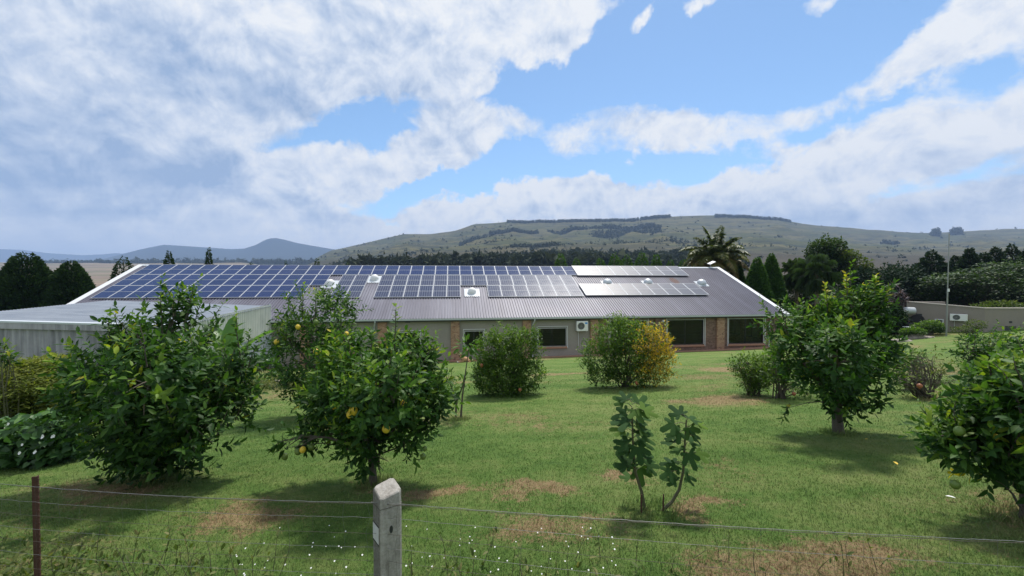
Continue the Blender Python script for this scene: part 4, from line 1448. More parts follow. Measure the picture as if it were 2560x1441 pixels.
def citrus(label, base, depth, lobes, shoots, spikes=(), leaf=.115, seed=1, fruit=(), singles=0, trunk=.045, young=.1, name='lemon_tree', bare=(), per=(7, 12), dark=0.0, fork=.35):
    """broad-leaved fruit tree: lobes in photo pixels (px, py, rx, ry, depth offset)"""
    rnd = random.Random(seed)
    rng = np.random.default_rng(seed)
    root = empty(name, base)
    tag(root, label, 'tree', 'fruit trees on the lawn')
    B = Vector(base)
    L = []
    for (px, py, rx, ry, *dd) in lobes:
        D = depth + (dd[0] if dd else 0)
        c = at(px, py, D) - B
        L.append((c, rx / FPX * D, ry / FPX * D, (rx + ry) / 2 / FPX * D))
    # trunk and limbs
    wood = MB()
    top = Vector((rnd.uniform(-.05, .05), rnd.uniform(-.05, .05), fork))
    wood.tube(limb_path((0, 0, -.12), top, rnd, .05, 4), [trunk * 1.25, trunk * 1.05, trunk, trunk * .97, trunk * .92], 8)
    for (c, rx, rz, ry) in L:
        end = c + Vector((0, 0, rz * .35))
        path = limb_path(top - Vector((0, 0, rnd.uniform(0, fork * .35))), end, rnd, .1, 7)
        r0 = trunk * rnd.uniform(.45, .65)
        wood.tube(path, [r0 * (1 - .75 * i / 7) for i in range(8)], 6)
        for _ in range(7):
            v = Vector(rng.normal(size=3)).normalized()
            e = c + Vector((v.x * rx, v.y * ry, v.z * rz)) * .85
            st = path[rnd.randint(3, 6)]
            wood.tube(limb_path(st, e, rnd, .12, 4), [.011, .009, .007, .005, .003], 5)
    pos, dirs, ups, size, tint = [], [], [], [], []
    def shoot(p, ax, n, ln, lf, t0, t1):
        ph = rnd.uniform(0, 6.28)
        s = ax.cross(Vector((.2, .3, .93)))
        s = s.normalized() if s.length > 1e-4 else Vector((1, 0, 0))
        q = ax.cross(s)
        for k in range(n):
            f = (k + .3) / n
            a = ph + k * 2.4
            rad = s * math.cos(a) + q * math.sin(a)
            d = rad * (1.0 - .45 * f) + ax * (.25 + .7 * f) + Vector((0, 0, -.18 + .1 * f))
            pos.append(p + ax * ln * f)
            dirs.append(d)
            ups.append(ax * 1.0 + rad * .15 + Vector(rng.normal(size=3)) * .25)
            size.append(lf * rnd.uniform(.5, 1.22) * (1 - .3 * f))
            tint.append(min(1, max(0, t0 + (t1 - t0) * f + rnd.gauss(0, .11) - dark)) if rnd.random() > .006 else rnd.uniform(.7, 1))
    areas = [l[1] * l[2] for l in L]
    tot = sum(areas)
    for (c, rx, rz, ry), ar in zip(L, areas):
        for _ in range(max(4, int(shoots * ar / tot))):
            v = Vector(rng.normal(size=3)).normalized()
            rr = rnd.uniform(.2, 1.0) ** .42
            lump = 1 + .42 * noise.noise(v * 1.7 + c * 3) + .2 * noise.noise(v * 4.0 + c * 5)
            p = c + Vector((v.x * rx, v.y * ry, v.z * rz)) * rr * lump
            if p.z < .12 or noise.noise((p + B) * 2.6) < -.22:
                continue
            ax = (v * .75 + Vector((0, 0, .65)) + Vector(rng.normal(size=3)) * .3).normalized()
            yg = rnd.random() < young * (1 + v.z)
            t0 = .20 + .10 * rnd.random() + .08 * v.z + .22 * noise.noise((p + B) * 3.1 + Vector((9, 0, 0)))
            if rnd.random() < .012: t0 = .8
            shoot(p, ax, rnd.randint(*per), leaf * rnd.uniform(1.6, 2.6), leaf, t0, t0 + (.38 if yg else .1))
    for _ in range(int(shoots * .035)):                 # free shoots that break the outline
        c, rx, rz, ry = rnd.choice(L)
        v = Vector((rnd.gauss(0, .7), rnd.gauss(0, .6), rnd.uniform(.1, 1.2))).normalized()
        a = c + Vector((v.x * rx, v.y * ry, v.z * rz)) * .9
        ax = (v * .6 + Vector((0, 0, .8))).normalized()
        ln = rnd.uniform(.15, .42)
        wood.tube(limb_path(a - ax * .15, a + ax * ln, rnd, .05, 4), [.007, .006, .005, .004, .002], 5)
        for k in range(int(ln / (leaf * .8)) + 1):
            f = k * leaf * .8 / ln
            shoot(a + ax * ln * f, (ax + Vector(rng.normal(size=3)) * .12).normalized(), 5, leaf * 1.0, leaf * (1 - .3 * f), .3 + .15 * f, .42 + .2 * f)
    for (px, py, px2, py2, *ex) in spikes:             # leafy leaders standing out of the crown
        D = depth + (ex[1] if len(ex) > 1 else 0)
        a, b = at(px, py, D) - B, at(px2, py2, D) - B
        hot = ex[0] if ex else .3
        wood.tube(limb_path(a, b, rnd, .03, 4), [.009, .008, .006, .005, .003], 5)
        n = int((b - a).length / (leaf * .55)) + 1
        for k in range(n):
            f = k / n
            ax = (b - a).normalized() + Vector(rng.normal(size=3)) * .1
            shoot(a + (b - a) * f, ax.normalized(), 5, leaf * .9, leaf * (1.1 - .3 * f), .28 + hot * f * .75, .36 + hot * f * .85)
    for (px, py, px2, py2, *ex) in bare:
        D = depth + (ex[0] if ex else 0)
        wood.tube(limb_path(at(px, py, D) - B, at(px2, py2, D) - B, rnd, .06, 5), [.012, .010, .008, .006, .005, .003], 5)
    place('trunk', wood.mesh('trunk'), M['twig'], root)
    pos, dirs, ups = np.array(pos), np.array(dirs), np.array(ups)
    size, tint = np.array(size), np.array(tint)
    Fm = frames(dirs, ups)
    take = np.zeros(len(pos), bool)
    if singles:
        wp = pos + np.array(B) - np.array((0, 0, EYE))
        cd = np.linalg.norm(wp, axis=1)
        ctr = np.array([np.mean([l[0][k] for l in L]) for k in range(3)])
        score = cd + rng.uniform(0, .25, len(pos)) - size * 2
        take[np.argsort(score)[:singles]] = True
        lib = single_leaf_meshes('citrus')
        for i in np.nonzero(take)[0]:
            me = lib[int(min(5, max(0, (tint[i] - .16) / .09)))]
            o = bpy.data.objects.new('leaf', me)
            COL.objects.link(o)
            o.parent = root
            m3 = Matrix([list(r) for r in Fm[i]])
            o.matrix_local = Matrix.Translation(Vector(pos[i])) @ m3.to_4x4() @ Matrix.Scale(float(size[i]), 4)
    k = ~take
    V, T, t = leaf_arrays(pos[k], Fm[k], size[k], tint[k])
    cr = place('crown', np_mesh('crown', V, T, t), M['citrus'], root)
    if singles: tag(cr, kind='stuff')
    for (px, py, r, mk, dd) in fruit:
        c = at(px, py, depth + dd) - B
        mb = MB()
        ns, rings = 12, [(.0, -1.12), (.25, -1.0), (.62, -.78), (.92, -.35), (1.0, .05), (.88, .5), (.55, .84), (.2, .99), (.0, 1.03)]
        V = [(q * math.cos(2 * math.pi * j / ns) * r, q * math.sin(2 * math.pi * j / ns) * r, z * r * 1.1) for q, z in rings for j in range(ns)]
        F = [(a * ns + j, a * ns + (j + 1) % ns, (a + 1) * ns + (j + 1) % ns, (a + 1) * ns + j) for a in range(len(rings) - 1) for j in range(ns)]
        mb.add(V, F)
        place('lemon' if mk == 'lemon' else 'unripe_fruit', mb.mesh('fruit'), M[mk], root, c, (rnd.uniform(-.4, .4), rnd.uniform(-.4, .4), 0), smooth=True)
    return root

def gpos(px, py):
    return ground_at(px, py)

T1 = gpos(395, 1197)
citrus('dense dark green lemon tree in front of the grey shed', T1, T1.y,
       [(400, 1000, 150, 120), (420, 870, 110, 90, .2), (300, 930, 100, 70), (240, 1010, 60, 70, -.1), (510, 965, 95, 80), (590, 935, 48, 42, .2), (480, 1070, 110, 70, -.3), (340, 1085, 100, 70, -.3),
        (400, 1140, 85, 48, -.3), (560, 1030, 60, 60), (390, 960, 110, 90, -.7), (450, 800, 45, 40, .2), (340, 1150, 60, 40, -.1), (430, 1160, 60, 38, -.1), (395, 1100, 90, 60, .2)],
       1650, [(405, 840, 402, 745, .3), (300, 880, 262, 800, .2), (470, 880, 478, 820, .25), (350, 860, 330, 810, .3), (600, 890, 590, 785, .35), (620, 920, 648, 860, .2), (220, 950, 195, 905, .3)],
       .128, 3, fruit=[(712, 0, 0, 0, 0)][:0], singles=300, trunk=.05, young=.1, dark=.06, fork=.25)

T2 = gpos(935, 1207)
citrus('lemon tree with yellow fruit behind the concrete fence post', T2, T2.y,
       [(940, 990, 125, 90), (890, 920, 90, 60, .3), (1010, 930, 80, 70, .2), (1040, 1020, 65, 65), (930, 1080, 60, 55, -.2), (860, 1010, 80, 70, .1), (930, 1140, 38, 42, -.1), (905, 1120, 40, 40, .1), (950, 1165, 26, 28), (820, 1085, 45, 30, .1),
        (745, 1105, 40, 28), (1020, 1085, 55, 40, -.1), (1065, 960, 40, 45, .1), (960, 1000, 85, 70, -.6)],
       1200, [(985, 890, 990, 770, .45), (880, 900, 870, 850, .3), (1050, 900, 1095, 870, .3), (1060, 920, 1075, 870, .35), (930, 880, 925, 830, .3), (720, 1100, 682, 1120, .2)],
       .115, 7, fruit=[(712, 1142, .036, 'lime', 0), (757, 1125, .034, 'lemon', -.2), (883, 1027, .043, 'lemon', -.62), (875, 1036, .036, 'lemon', -.55), (1009, 1008, .034, 'lemon', -.5), (965, 1073, .040, 'lemon', -.5),
                    (838, 1015, .036, 'lemon', -.3), (745, 1130, .036, 'lime', -.1), (778, 1118, .034, 'lime', -.1), (1058, 1142, .032, 'lime', -.2), (1062, 1122, .026, 'lime', -.2), (790, 880, .036, 'lemon', .8)],
       singles=300, trunk=.042, young=.12, fork=.42, bare=[(930, 1150, 720, 1120), (940, 1140, 1060, 1110)])

T3 = gpos(838, 1040)
citrus('taller lemon tree directly behind the fruiting lemon tree', T3, T3.y,
       [(790, 790, 80, 55), (770, 860, 80, 70), (840, 850, 60, 60, .3), (740, 920, 60, 50), (800, 940, 80, 60), (720, 860, 40, 50), (850, 780, 45, 40, .3), (840, 990, 55, 50), (760, 980, 50, 40)],
       700, [(755, 800, 757, 712, .5), (815, 790, 808, 722, .3), (870, 790, 884, 755, .2), (700, 850, 690, 815, .3)], .13, 9,
       fruit=[(691, 855, .05, 'lemon', -.5), (745, 818, .05, 'lemon', -.6), (790, 806, .05, 'lime', -.6), (866, 835, .045, 'lemon', -.6)], trunk=.06, young=.18, fork=.6)

T4 = gpos(2098, 1080)
citrus('upright citrus tree with yellow young shoots on the right lawn', T4, T4.y,
       [(2090, 870, 85, 75), (2140, 810, 55, 55, .1), (2030, 850, 62, 58, .1), (1965, 825, 38, 42), (2165, 890, 42, 65), (2095, 950, 72, 52), (2000, 910, 45, 42, .2), (2105, 1005, 34, 38), (2180, 960, 36, 40), (2120, 760, 30, 40), (2185, 770, 28, 40),
        (2090, 900, 80, 70, -.7)],
       1150, [(2120, 790, 2115, 690, .95), (2175, 790, 2188, 695, .75), (2170, 800, 2165, 720, .85), (2070, 810, 2062, 715, .9), (2200, 800, 2218, 730, .9), (1960, 800, 1945, 760, .4), (1930, 850, 1912, 805, .5),
             (2000, 820, 1990, 770, .3), (1975, 1010, 1960, 1045, .1), (2220, 870, 2245, 905, .2)],
       .125, 13, singles=300, trunk=.07, young=.15, dark=.03, fork=.45, bare=[(2085, 1010, 1970, 1020)])

T5 = gpos(2567, 1296)
citrus('lemon tree with bright yellow green top at the right edge', T5, T5.y,
       [(2490, 985, 60, 40), (2560, 965, 60, 45, .1), (2540, 1060, 80, 65), (2450, 1070, 62, 50, .1), (2400, 1130, 55, 36), (2480, 1150, 70, 40, -.1), (2610, 1120, 100, 70), (2380, 1090, 34, 26, .1), (2650, 1010, 90, 70, .1),
        (2550, 1180, 70, 45), (2620, 1040, 90, 80, -.4)],
       760, [(2480, 960, 2470, 905, .6), (2530, 950, 2540, 900, .65), (2560, 950, 2585, 885, .6), (2420, 990, 2378, 975, .3), (2385, 1100, 2335, 1090, .3), (2500, 930, 2500, 905, .7)],
       .11, 17, fruit=[(2398, 1078, .036, 'lime', -.1), (2388, 1212, .034, 'lime', -.1)], singles=300, trunk=.05, young=.35, fork=.38, bare=[(2560, 1280, 2480, 1195), (2560, 1200, 2430, 1130)])

T6 = Vector((11.6, 10.2, gz(11.6, 10.2)))
citrus('leafy citrus tree behind the right edge lemon tree', T6, 10.2,
       [(2470, 872, 44, 22), (2430, 885, 28, 24), (2520, 888, 40, 30), (2560, 872, 36, 28), (2480, 920, 50, 28), (2600, 910, 50, 45)],
       330, [(2500, 860, 2505, 828, .3), (2420, 875, 2412, 848, .3), (2570, 860, 2580, 832, .3)], .15, 19, trunk=.06, young=.2, fork=.7)
T7 = gpos(2262, 975)
citrus('small leafy citrus sapling beside the twiggy bare tree', T7, T7.y,
       [(2262, 905, 26, 22), (2245, 930, 25, 22), (2275, 940, 18, 18)], 60, [(2270, 900, 2282, 882, .3), (2250, 905, 2255, 885, .3)], .15, 23, trunk=.02, young=.2, fork=.3, name='citrus_sapling')

# ---- small-leaved shrubs
def shrub(label, base, depth, lobes, n, leaf, seed, mats, name='pomegranate_bush', stems=14, fruit=(), split=None, skirt=True):
    rnd = random.Random(seed)
    rng = np.random.default_rng(seed)
    root = empty(name, base)
    tag(root, label, 'shrub', 'shrubs on the lawn')
    B = Vector(base)
    wood = MB()
    L = []
    for (px, py, rx, ry, *dd) in lobes:
        D = depth + (dd[0] if dd else 0)
        L.append((at(px, py, D) - B, rx / FPX * D, ry / FPX * D))
    for k in range(stems):
        c, rx, rz = L[k % len(L)]
        v = Vector(rng.normal(size=3)).normalized()
        e = c + Vector((v.x * rx, v.y * rx, abs(v.z) * rz)) * .8
        st = Vector((rnd.uniform(-.12, .12), rnd.uniform(-.12, .12), -.05))
        pth = limb_path(st, e, rnd, .1, 6)
        r0 = rnd.uniform(.012, .024)
        wood.tube(pth, [r0 * (1 - .8 * i / 6) for i in range(7)], 5)
        for _ in range(5):
            v = Vector(rng.normal(size=3)).normalized()
            e2 = c + Vector((v.x * rx, v.y * rx, v.z * rz))
            wood.tube(limb_path(pth[rnd.randint(2, 5)], e2, rnd, .12, 4), [.006, .005, .004, .003, .002], 4)
    place('stems', wood.mesh('stems'), M['twig'], root)
    A = np.array([l[1] * l[2] for l in L])
    idx = rng.choice(len(L), n // 6, p=A / A.sum())
    v = rng.normal(size=(n // 6, 3))
    v /= np.linalg.norm(v, axis=1, keepdims=True)
    rr = rng.uniform(.1, 1, (n // 6, 1)) ** .42
    C = np.array([list(l[0]) for l in L])[idx]
    S = np.array([(l[1], l[1], l[2]) for l in L])[idx]
    lump = np.array([1 + .45 * noise.noise(Vector(a) * 2.4 + Vector(b) * 2) for a, b in zip(v, C)])[:, None]
    p0 = C + v * rr * S * lump
    kp = np.array([noise.noise(Vector(a) * 3.4 + B) > -.2 for a in p0])
    p0, v, rr = p0[kp], v[kp], rr[kp]
    ax = v * .7 + np.array((0, 0, .6)) + rng.normal(size=v.shape) * .45
    ax /= np.linalg.norm(ax, axis=1, keepdims=True)
    m = 6
    pos = (p0[:, None, :] + ax[:, None, :] * (np.arange(m)[None, :, None] * leaf * .45)).reshape(-1, 3)
    dirs = (ax[:, None, :] * .6 + rng.normal(size=(len(p0), m, 3)) * .75).reshape(-1, 3)
    ups = rng.normal(size=dirs.shape) * .5 + np.array((0, 0, 1.0))
    size = leaf * rng.uniform(.65, 1.2, len(pos))
    hgt = np.repeat((v[:, 2] * rr[:, 0]), m)
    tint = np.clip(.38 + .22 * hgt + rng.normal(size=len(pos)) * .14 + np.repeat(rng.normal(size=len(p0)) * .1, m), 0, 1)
    keep = pos[:, 2] > .02
    pos, dirs, ups, size, tint = pos[keep], dirs[keep], ups[keep], size[keep], tint[keep]
    Fm = frames(dirs, ups)
    sel = np.zeros(len(pos), bool)
    if split is not None:
        sel = split(pos, rng)
    for nm, mk, kk in (('crown', mats[0], ~sel), ('yellow_crown', mats[-1], sel)):
        if kk.sum() == 0: continue
        V, T, t = leaf_arrays(pos[kk], Fm[kk], size[kk], tint[kk], SMALL_V, SMALL_T)
        o = place(nm, np_mesh(nm, V, T, t), M[mk], root)
        if nm == 'yellow_crown': o['label'] = 'yellowing autumn leaves'
    for (px, py, r, dd) in fruit:
        mb = MB()
        ns, rings = 10, [(.0, -1), (.5, -.86), (.87, -.5), (1.0, 0), (.87, .5), (.5, .86), (.18, 1.0), (.25, 1.25)]
        V = [(q * math.cos(2 * math.pi * j / ns) * r, q * math.sin(2 * math.pi * j / ns) * r, -z * r) for q, z in rings for j in range(ns)]
        F = [(a * ns + j, a * ns + (j + 1) % ns, (a + 1) * ns + (j + 1) % ns, (a + 1) * ns + j) for a in range(len(rings) - 1) for j in range(ns)]
        mb.add(V, F)
        place('pomegranate', mb.mesh('pomegranate'), M['orange'], root, at(px, py, depth + dd) - B, smooth=True)
    return root

b = gpos(1268, 986)
shrub('round bright green pomegranate bush in the middle of the lawn', b, b.y,
      [(1265, 890, 60, 55), (1225, 880, 32, 40), (1310, 880, 38, 45), (1260, 940, 70, 45), (1215, 950, 32, 40), (1320, 945, 38, 42), (1268, 970, 62, 22), (1262, 845, 40, 25), (1325, 845, 22, 20)],
      21000, .09, 31, ['pome'], fruit=[(1204, 914, .05, -.5), (1300, 975, .045, -.7)])
b = gpos(1562, 968)
bx = b.x
def ysplit(pos, rng):
    wob = np.array([noise.noise(Vector(p) * 2.2) for p in pos])
    q = (pos[:, 0] - .45 + wob * .7 + rng.normal(size=len(pos)) * .16) > 0
    z = pos[:, 2] + rng.normal(size=len(pos)) * .15
    return q & (z < 1.85) & (rng.uniform(size=len(pos)) < .72)
shrub('large bush, green on the left and yellow on the right', b, b.y,
      [(1540, 850, 60, 45), (1500, 895, 48, 45), (1560, 900, 60, 45), (1545, 815, 25, 22), (1600, 835, 40, 30), (1640, 870, 38, 50), (1630, 920, 50, 40), (1580, 940, 60, 28), (1510, 940, 40, 26), (1660, 900, 25, 35)],
      23000, .088, 33, ['pome', 'yellow'], split=ysplit, stems=22, fruit=[(1592, 958, .055, -.7)])
b = gpos(1884, 988)
shrub('low round bush in front of the large window at right', b, b.y,
      [(1880, 940, 36, 32), (1850, 910, 24, 22), (1890, 970, 34, 20), (1900, 925, 25, 28)], 5200, .075, 35, ['pome'])
b = gpos(1950, 996)
shrub('open straggling shrub between low bush and citrus tree', b, b.y,
      [(1950, 900, 40, 40), (1985, 950, 40, 35), (1935, 940, 30, 30), (2000, 980, 40, 20), (1940, 860, 22, 26)], 3600, .075, 37, ['pome'], fruit=[(1985, 985, .04, -.3)], stems=16)
b = gpos(2312, 996)
shrub('twiggy nearly bare small tree with one red fruit', b, b.y,
      [(2310, 930, 60, 35), (2280, 955, 40, 30), (2345, 945, 40, 30), (2312, 900, 30, 22), (2250, 960, 20, 20)], 900, .07, 39, ['weed'], name='twiggy_tree', stems=34, fruit=[(2299, 965, .05, -.3)])

# ---- saplings by the pomegranate bush
def sapling(label, p0, path_px, depth, tuft, seed, leaf=.1, name='sapling'):
    rnd = random.Random(seed)
    rng = np.random.default_rng(seed)
    root = empty(name, p0)
    tag(root, label, 'sapling', 'saplings on the lawn')
    B = Vector(p0)
    mb = MB()
    for pth in path_px:
        pts = [at(x, y, depth) - B for x, y in pth]
        mb.tube(pts, [.022 * (1 - .7 * i / max(1, len(pts) - 1)) for i in range(len(pts))], 6)
    place('stem', mb.mesh('stem'), M['twig'], root)
    pos, dirs, ups, size, tint = [], [], [], [], []
    for (px, py, rx, ry, n) in tuft:
        c = at(px, py, depth) - B
        for _ in range(n):
            v = Vector(rng.normal(size=3)).normalized()
            pos.append(c + Vector((v.x * rx, v.y * rx, v.z * ry)) / FPX * depth * rnd.random() ** .4)
            dirs.append(v + Vector((0, 0, .1)))
            ups.append(Vector((0, 0, 1)) + Vector(rng.normal(size=3)) * .4)
            size.append(leaf * rnd.uniform(.7, 1.2)); tint.append(.35 + .2 * rnd.random())
    V, T, t = leaf_arrays(np.array(pos), frames(np.array(dirs), np.array(ups)), np.array(size), np.array(tint))
    place('crown', np_mesh('crown', V, T, t), M['citrus'], root)
b = gpos(1152, 1047)
sapling('tall thin sapling with a small leafy tuft on top', b, [[(1152, 1047), (1156, 990), (1164, 930), (1172, 872)]], b.y, [(1168, 862, 28, 16, 46), (1172, 885, 18, 10, 16)], 41, .14)
b = gpos(1139, 1046)
sapling('short forked sapling left of the tall thin sapling', b, [[(1139, 1046), (1141, 1005), (1128, 965), (1112, 935)], [(1141, 1005), (1155, 970), (1160, 945)], [(1141, 1010), (1130, 985), (1115, 970)]], b.y,
        [(1118, 945, 22, 18, 26), (1158, 950, 16, 18, 22), (1120, 975, 18, 14, 16), (1145, 965, 16, 14, 14)], 43, .12)

# ---- fig plants
def fig_leaf_mesh(k):
    rnd = random.Random(k)
    pts = []
    lobes = [(-100, .55), (-52, .82), (0, 1.0), (52, .82), (100, .55)]
    for i, (a, r) in enumerate(lobes):
        a += rnd.uniform(-6, 6)
        r *= rnd.uniform(.9, 1.05)
        for da, rr in ((-17, .62), (-12, .88), (0, 1.0), (12, .88), (17, .62)):
            pts.append((R(a + da), r * rr))
        if i < 4:
            pts.append((R(a + 26), .38))
    V = [(0, 0, 0)]
    for a, r in pts:
        x, y = r * math.cos(a), r * math.sin(a)
        V.append((x, y, -.22 * r * r + .06 * math.cos(a * 7)))
    T = [(0, i, i + 1) for i in range(1, len(V) - 1)]
    me = np_mesh('leaf', np.array(V), np.array(T), np.full(len(V), .1 + .12 * (k % 4)))
    me.materials.append(M['fig'])
    return me
FIGL = [fig_leaf_mesh(k) for k in range(6)]
def fig(label, base, depth, pth, leaves, seed):
    rnd = random.Random(seed)
    root = empty('fig_plant', base)
    tag(root, label, 'plant', 'young fig plants')
    B = Vector(base)
    pts = [at(x, y, depth) - B for x, y in pth]
    mb = MB()
    mb.tube(pts, [.017 * (1 - .6 * i / (len(pts) - 1)) for i in range(len(pts))], 7)
    place('stem', mb.mesh('stem'), M['twig_green'], root)
    for i, (px, py, size, az, tilt, sx, sy) in enumerate(leaves):
        o = bpy.data.objects.new('leaf', FIGL[i % 6])
        COL.objects.link(o)
        o.parent = root
        c = at(px, py, depth + rnd.uniform(-.1, .1)) - B
        o.location = c
        o.rotation_euler = (Matrix.Rotation(R(rnd.uniform(15, 50)), 3, 'X') @ Matrix.Rotation(R(az), 3, 'Z') @ Matrix.Rotation(R(tilt * .6), 3, 'Y')).to_euler()
        o.scale = (size * 1.15,) * 3
        st = at(sx, sy, depth) - B
        mb = MB()
        mb.tube([st, (st + c) / 2 + Vector((0, 0, .015)), c], [.004, .003, .0025], 5)
        place('stalk', mb.mesh('stalk'), M['twig_green'], root)
def fig_leaves(cx_fn, ys, rnd, base_sz):
    out = []
    for k, y in enumerate(ys):
        side = 1 if k % 2 else -1
        x = cx_fn(y)
        off = rnd.uniform(14, 52) * side
        az = (0 if side > 0 else 180) + rnd.uniform(-75, 75) - 15
        out.append((x + off * .6, y + rnd.uniform(-8, 10), base_sz * rnd.uniform(.75, 1.15), az, rnd.uniform(5, 55), x, y + 6))
    return out
rndf = random.Random(4)
b = gpos(1607, 1273)
cx1 = lambda y: float(np.interp(y, [1000, 1100, 1180, 1230, 1273], [1580, 1582, 1590, 1604, 1612]))
fig('taller young fig plant with big lobed leaves', b, b.y, [(1612, 1276), (1604, 1230), (1588, 1180), (1582, 1100), (1580, 1020)],
    fig_leaves(cx1, [1000, 1005, 1012, 1020, 1028, 1038, 1050, 1062, 1072, 1082, 1094, 1104, 1112, 1122, 1132, 1140, 1150, 1158, 1168, 1176, 1186, 1030, 1058, 1090, 1118, 1146], rndf, .135), 5)
b = gpos(1658, 1279)
cx2 = lambda y: float(np.interp(y, [1040, 1100, 1180, 1230, 1279], [1716, 1714, 1706, 1694, 1655]))
fig('shorter leaning fig plant beside the taller one', b, b.y, [(1653, 1280), (1680, 1255), (1698, 1225), (1708, 1180), (1712, 1110), (1716, 1050)],
    fig_leaves(cx2, [1040, 1046, 1054, 1062, 1074, 1086, 1098, 1110, 1124, 1138, 1152, 1164, 1178, 1188, 1198, 1066, 1092, 1130, 1158], rndf, .115), 6)
for i, (px, py, lab) in enumerate([(1603, 1278, 'short dark stake at the taller fig plant'), (1658, 1278, 'short dark stake at the leaning fig plant')]):
    b = gpos(px, py + 6)
    mb = MB()
    mb.tube([(0, 0, -.1), (0, 0, .12), (.002, 0, .17)], [.008, .008, .006], 6)
    tag(place('stake', mb.mesh('stake'), M['rust'], None, b), lab, 'stake')

# ---- banana plant by the shed
def banana():
    b = Vector((-7.9, 11.6, gz(-7.9, 11.6) - .35))
    root = empty('banana_plant', b)
    tag(root, 'banana plant with broad leaves in front of the shed wall', 'plant')
    mb = MB()
    mb.tube([(0, 0, -.1), (.03, 0, .8), (.0, 0, 1.5)], [.12, .09, .05], 10)
    place('stem', mb.mesh('stem'), M['banana'], root)
    rnd = random.Random(8)
    for (az, el, ln) in ((150, 62, 1.5), (100, 80, 1.5), (20, 55, 1.6), (200, 35, 1.4), (-40, 30, 1.3), (75, 72, 1.2)):
        V, T = [], []
        n = 10
        d = Vector((math.cos(R(az)) * math.cos(R(el)), math.sin(R(az)) * math.cos(R(el)), math.sin(R(el))))
        s = d.cross(Vector((0, 0, 1))).normalized()
        p = Vector((0, 0, 1.35))
        for i in range(n + 1):
            f = i / n
            wv = .24 * math.sin(math.pi * min(1, f * .92 + .08)) ** .7 * (1 if f > .12 else .1)
            up = s.cross(d)
            V += [p + s * wv + up * .08 * (1 if wv > .03 else 0), p, p - s * wv + up * .08 * (1 if wv > .03 else 0)]
            p = p + d * ln / n
            d = (d + Vector((0, 0, -.05 - .12 * f))).normalized()
        for i in range(n):
            a = 3 * i
            T += [(a, a + 1, a + 4), (a, a + 4, a + 3), (a + 1, a + 2, a + 5), (a + 1, a + 5, a + 4)]
        place('leaf', np_mesh('leaf', np.array([list(v) for v in V]), np.array(T), np.full(len(V), .3)), M['banana'], root)
banana()

# ---- conifers
def conifer(label, px, ytop, ybase_px, depth, width_px, n, seed, mat='conifer', name='conifer', shape=.75, group='conifers around the farmhouse', spray=.34, open_=0.0):
    n = int(n * 1.7)
    spray *= 1.35
    rng = np.random.default_rng(seed)
    rnd = random.Random(seed)
    top = at(px, ytop, depth)
    g = gz(top.x, min(top.y, 62)) - (0.0 if depth < 62 else (depth - 62) * .05)
    root = empty(name, (top.x, top.y, g))
    tag(root, label, 'tree', group)
    H = top.z - g
    zb = max(.1, H * .04) if ybase_px is None else max(.1, at(px, ybase_px, depth).z - g)
    W = width_px / FPX * depth / 2
    mb = MB()
    mb.tube([(0, 0, -.3), (0, 0, H * .5), (0, 0, H * .97)], [W * .09 + .05, W * .05 + .03, .02], 7)
    place('trunk', mb.mesh('trunk'), M['twig'], root)
    f = 1 - np.sqrt(rng.uniform(0, 1, n))               # more low down
    az = rng.uniform(0, 2 * math.pi, n)
    lump = np.array([1 + .20 * noise.noise(Vector((math.cos(a) * 1.6, math.sin(a) * 1.6, q * 6 + seed))) for a, q in zip(az, f)])
    prof = (1 - f) ** shape * lump
    if open_:
        prof *= 1 - open_ * (.5 + .5 * np.sin(f * 60 + 2 * np.sin(az * 2)))
    rr = W * prof * rng.uniform(.35, 1.0, n) ** .35
    pos = np.stack([rr * np.cos(az), rr * np.sin(az), zb + (H - zb) * f], 1)
    dirs = np.stack([np.cos(az), np.sin(az), rng.uniform(.1, 1.2, n)], 1) + rng.normal(size=(n, 3)) * .3
    ups = rng.normal(size=(n, 3)) * .6 + np.stack([np.cos(az), np.sin(az), np.ones(n)], 1)
    size = spray * rng.uniform(.6, 1.2, n) * (.6 + .4 * (1 - f))
    out = rr / (W * prof + 1e-6)
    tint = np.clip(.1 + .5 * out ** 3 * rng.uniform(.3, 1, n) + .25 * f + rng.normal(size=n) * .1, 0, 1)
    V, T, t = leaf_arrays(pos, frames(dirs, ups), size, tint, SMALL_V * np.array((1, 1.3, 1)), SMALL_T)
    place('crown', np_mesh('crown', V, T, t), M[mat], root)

conifer('large dense dark conifer at the left edge behind the shed', 66, 633, 800, 40, 150, 16000, 51, shape=.55)
conifer('second dense conifer right of the large left edge one', 177, 654, 795, 41, 118, 13000, 52, shape=.6)
conifer('dark conifer rising behind the left end of the roof', 309, 641, None, 54, 120, 7000, 53, shape=.7)
conifer('conical conifer top above the left part of the ridge', 422, 626, None, 56, 105, 6000, 54, shape=.9, open_=.2)
conifer('narrow spiky conifer top above the left ridge', 522, 617, None, 57, 90, 5000, 55, shape=1.1, open_=.35)
conifer('tiny conifer tip on the ridge right of the spiky one', 627, 655, None, 57, 90, 3000, 56, shape=.9, open_=.2)
conifer('tiny conifer tip left of the hill spur', 714, 653, None, 57, 60, 3000, 57, shape=1.0, open_=.3)
conifer('small conifer top where the hill spur meets the ridge', 793, 646, None, 56, 95, 4000, 58, shape=.9, open_=.25)
conifer('faint conifer tip just right of the hill spur', 869, 655, None, 57, 70, 3000, 59, shape=.9, open_=.2)
cyp = [(1402, 643, 66), (1441, 653, 50), (1501, 654, 62), (1536, 642, 56), (1546, 652, 46), (1567, 645, 62), (1605, 638, 62), (1641, 644, 50), (1676, 657, 44), (1708, 656, 46)]
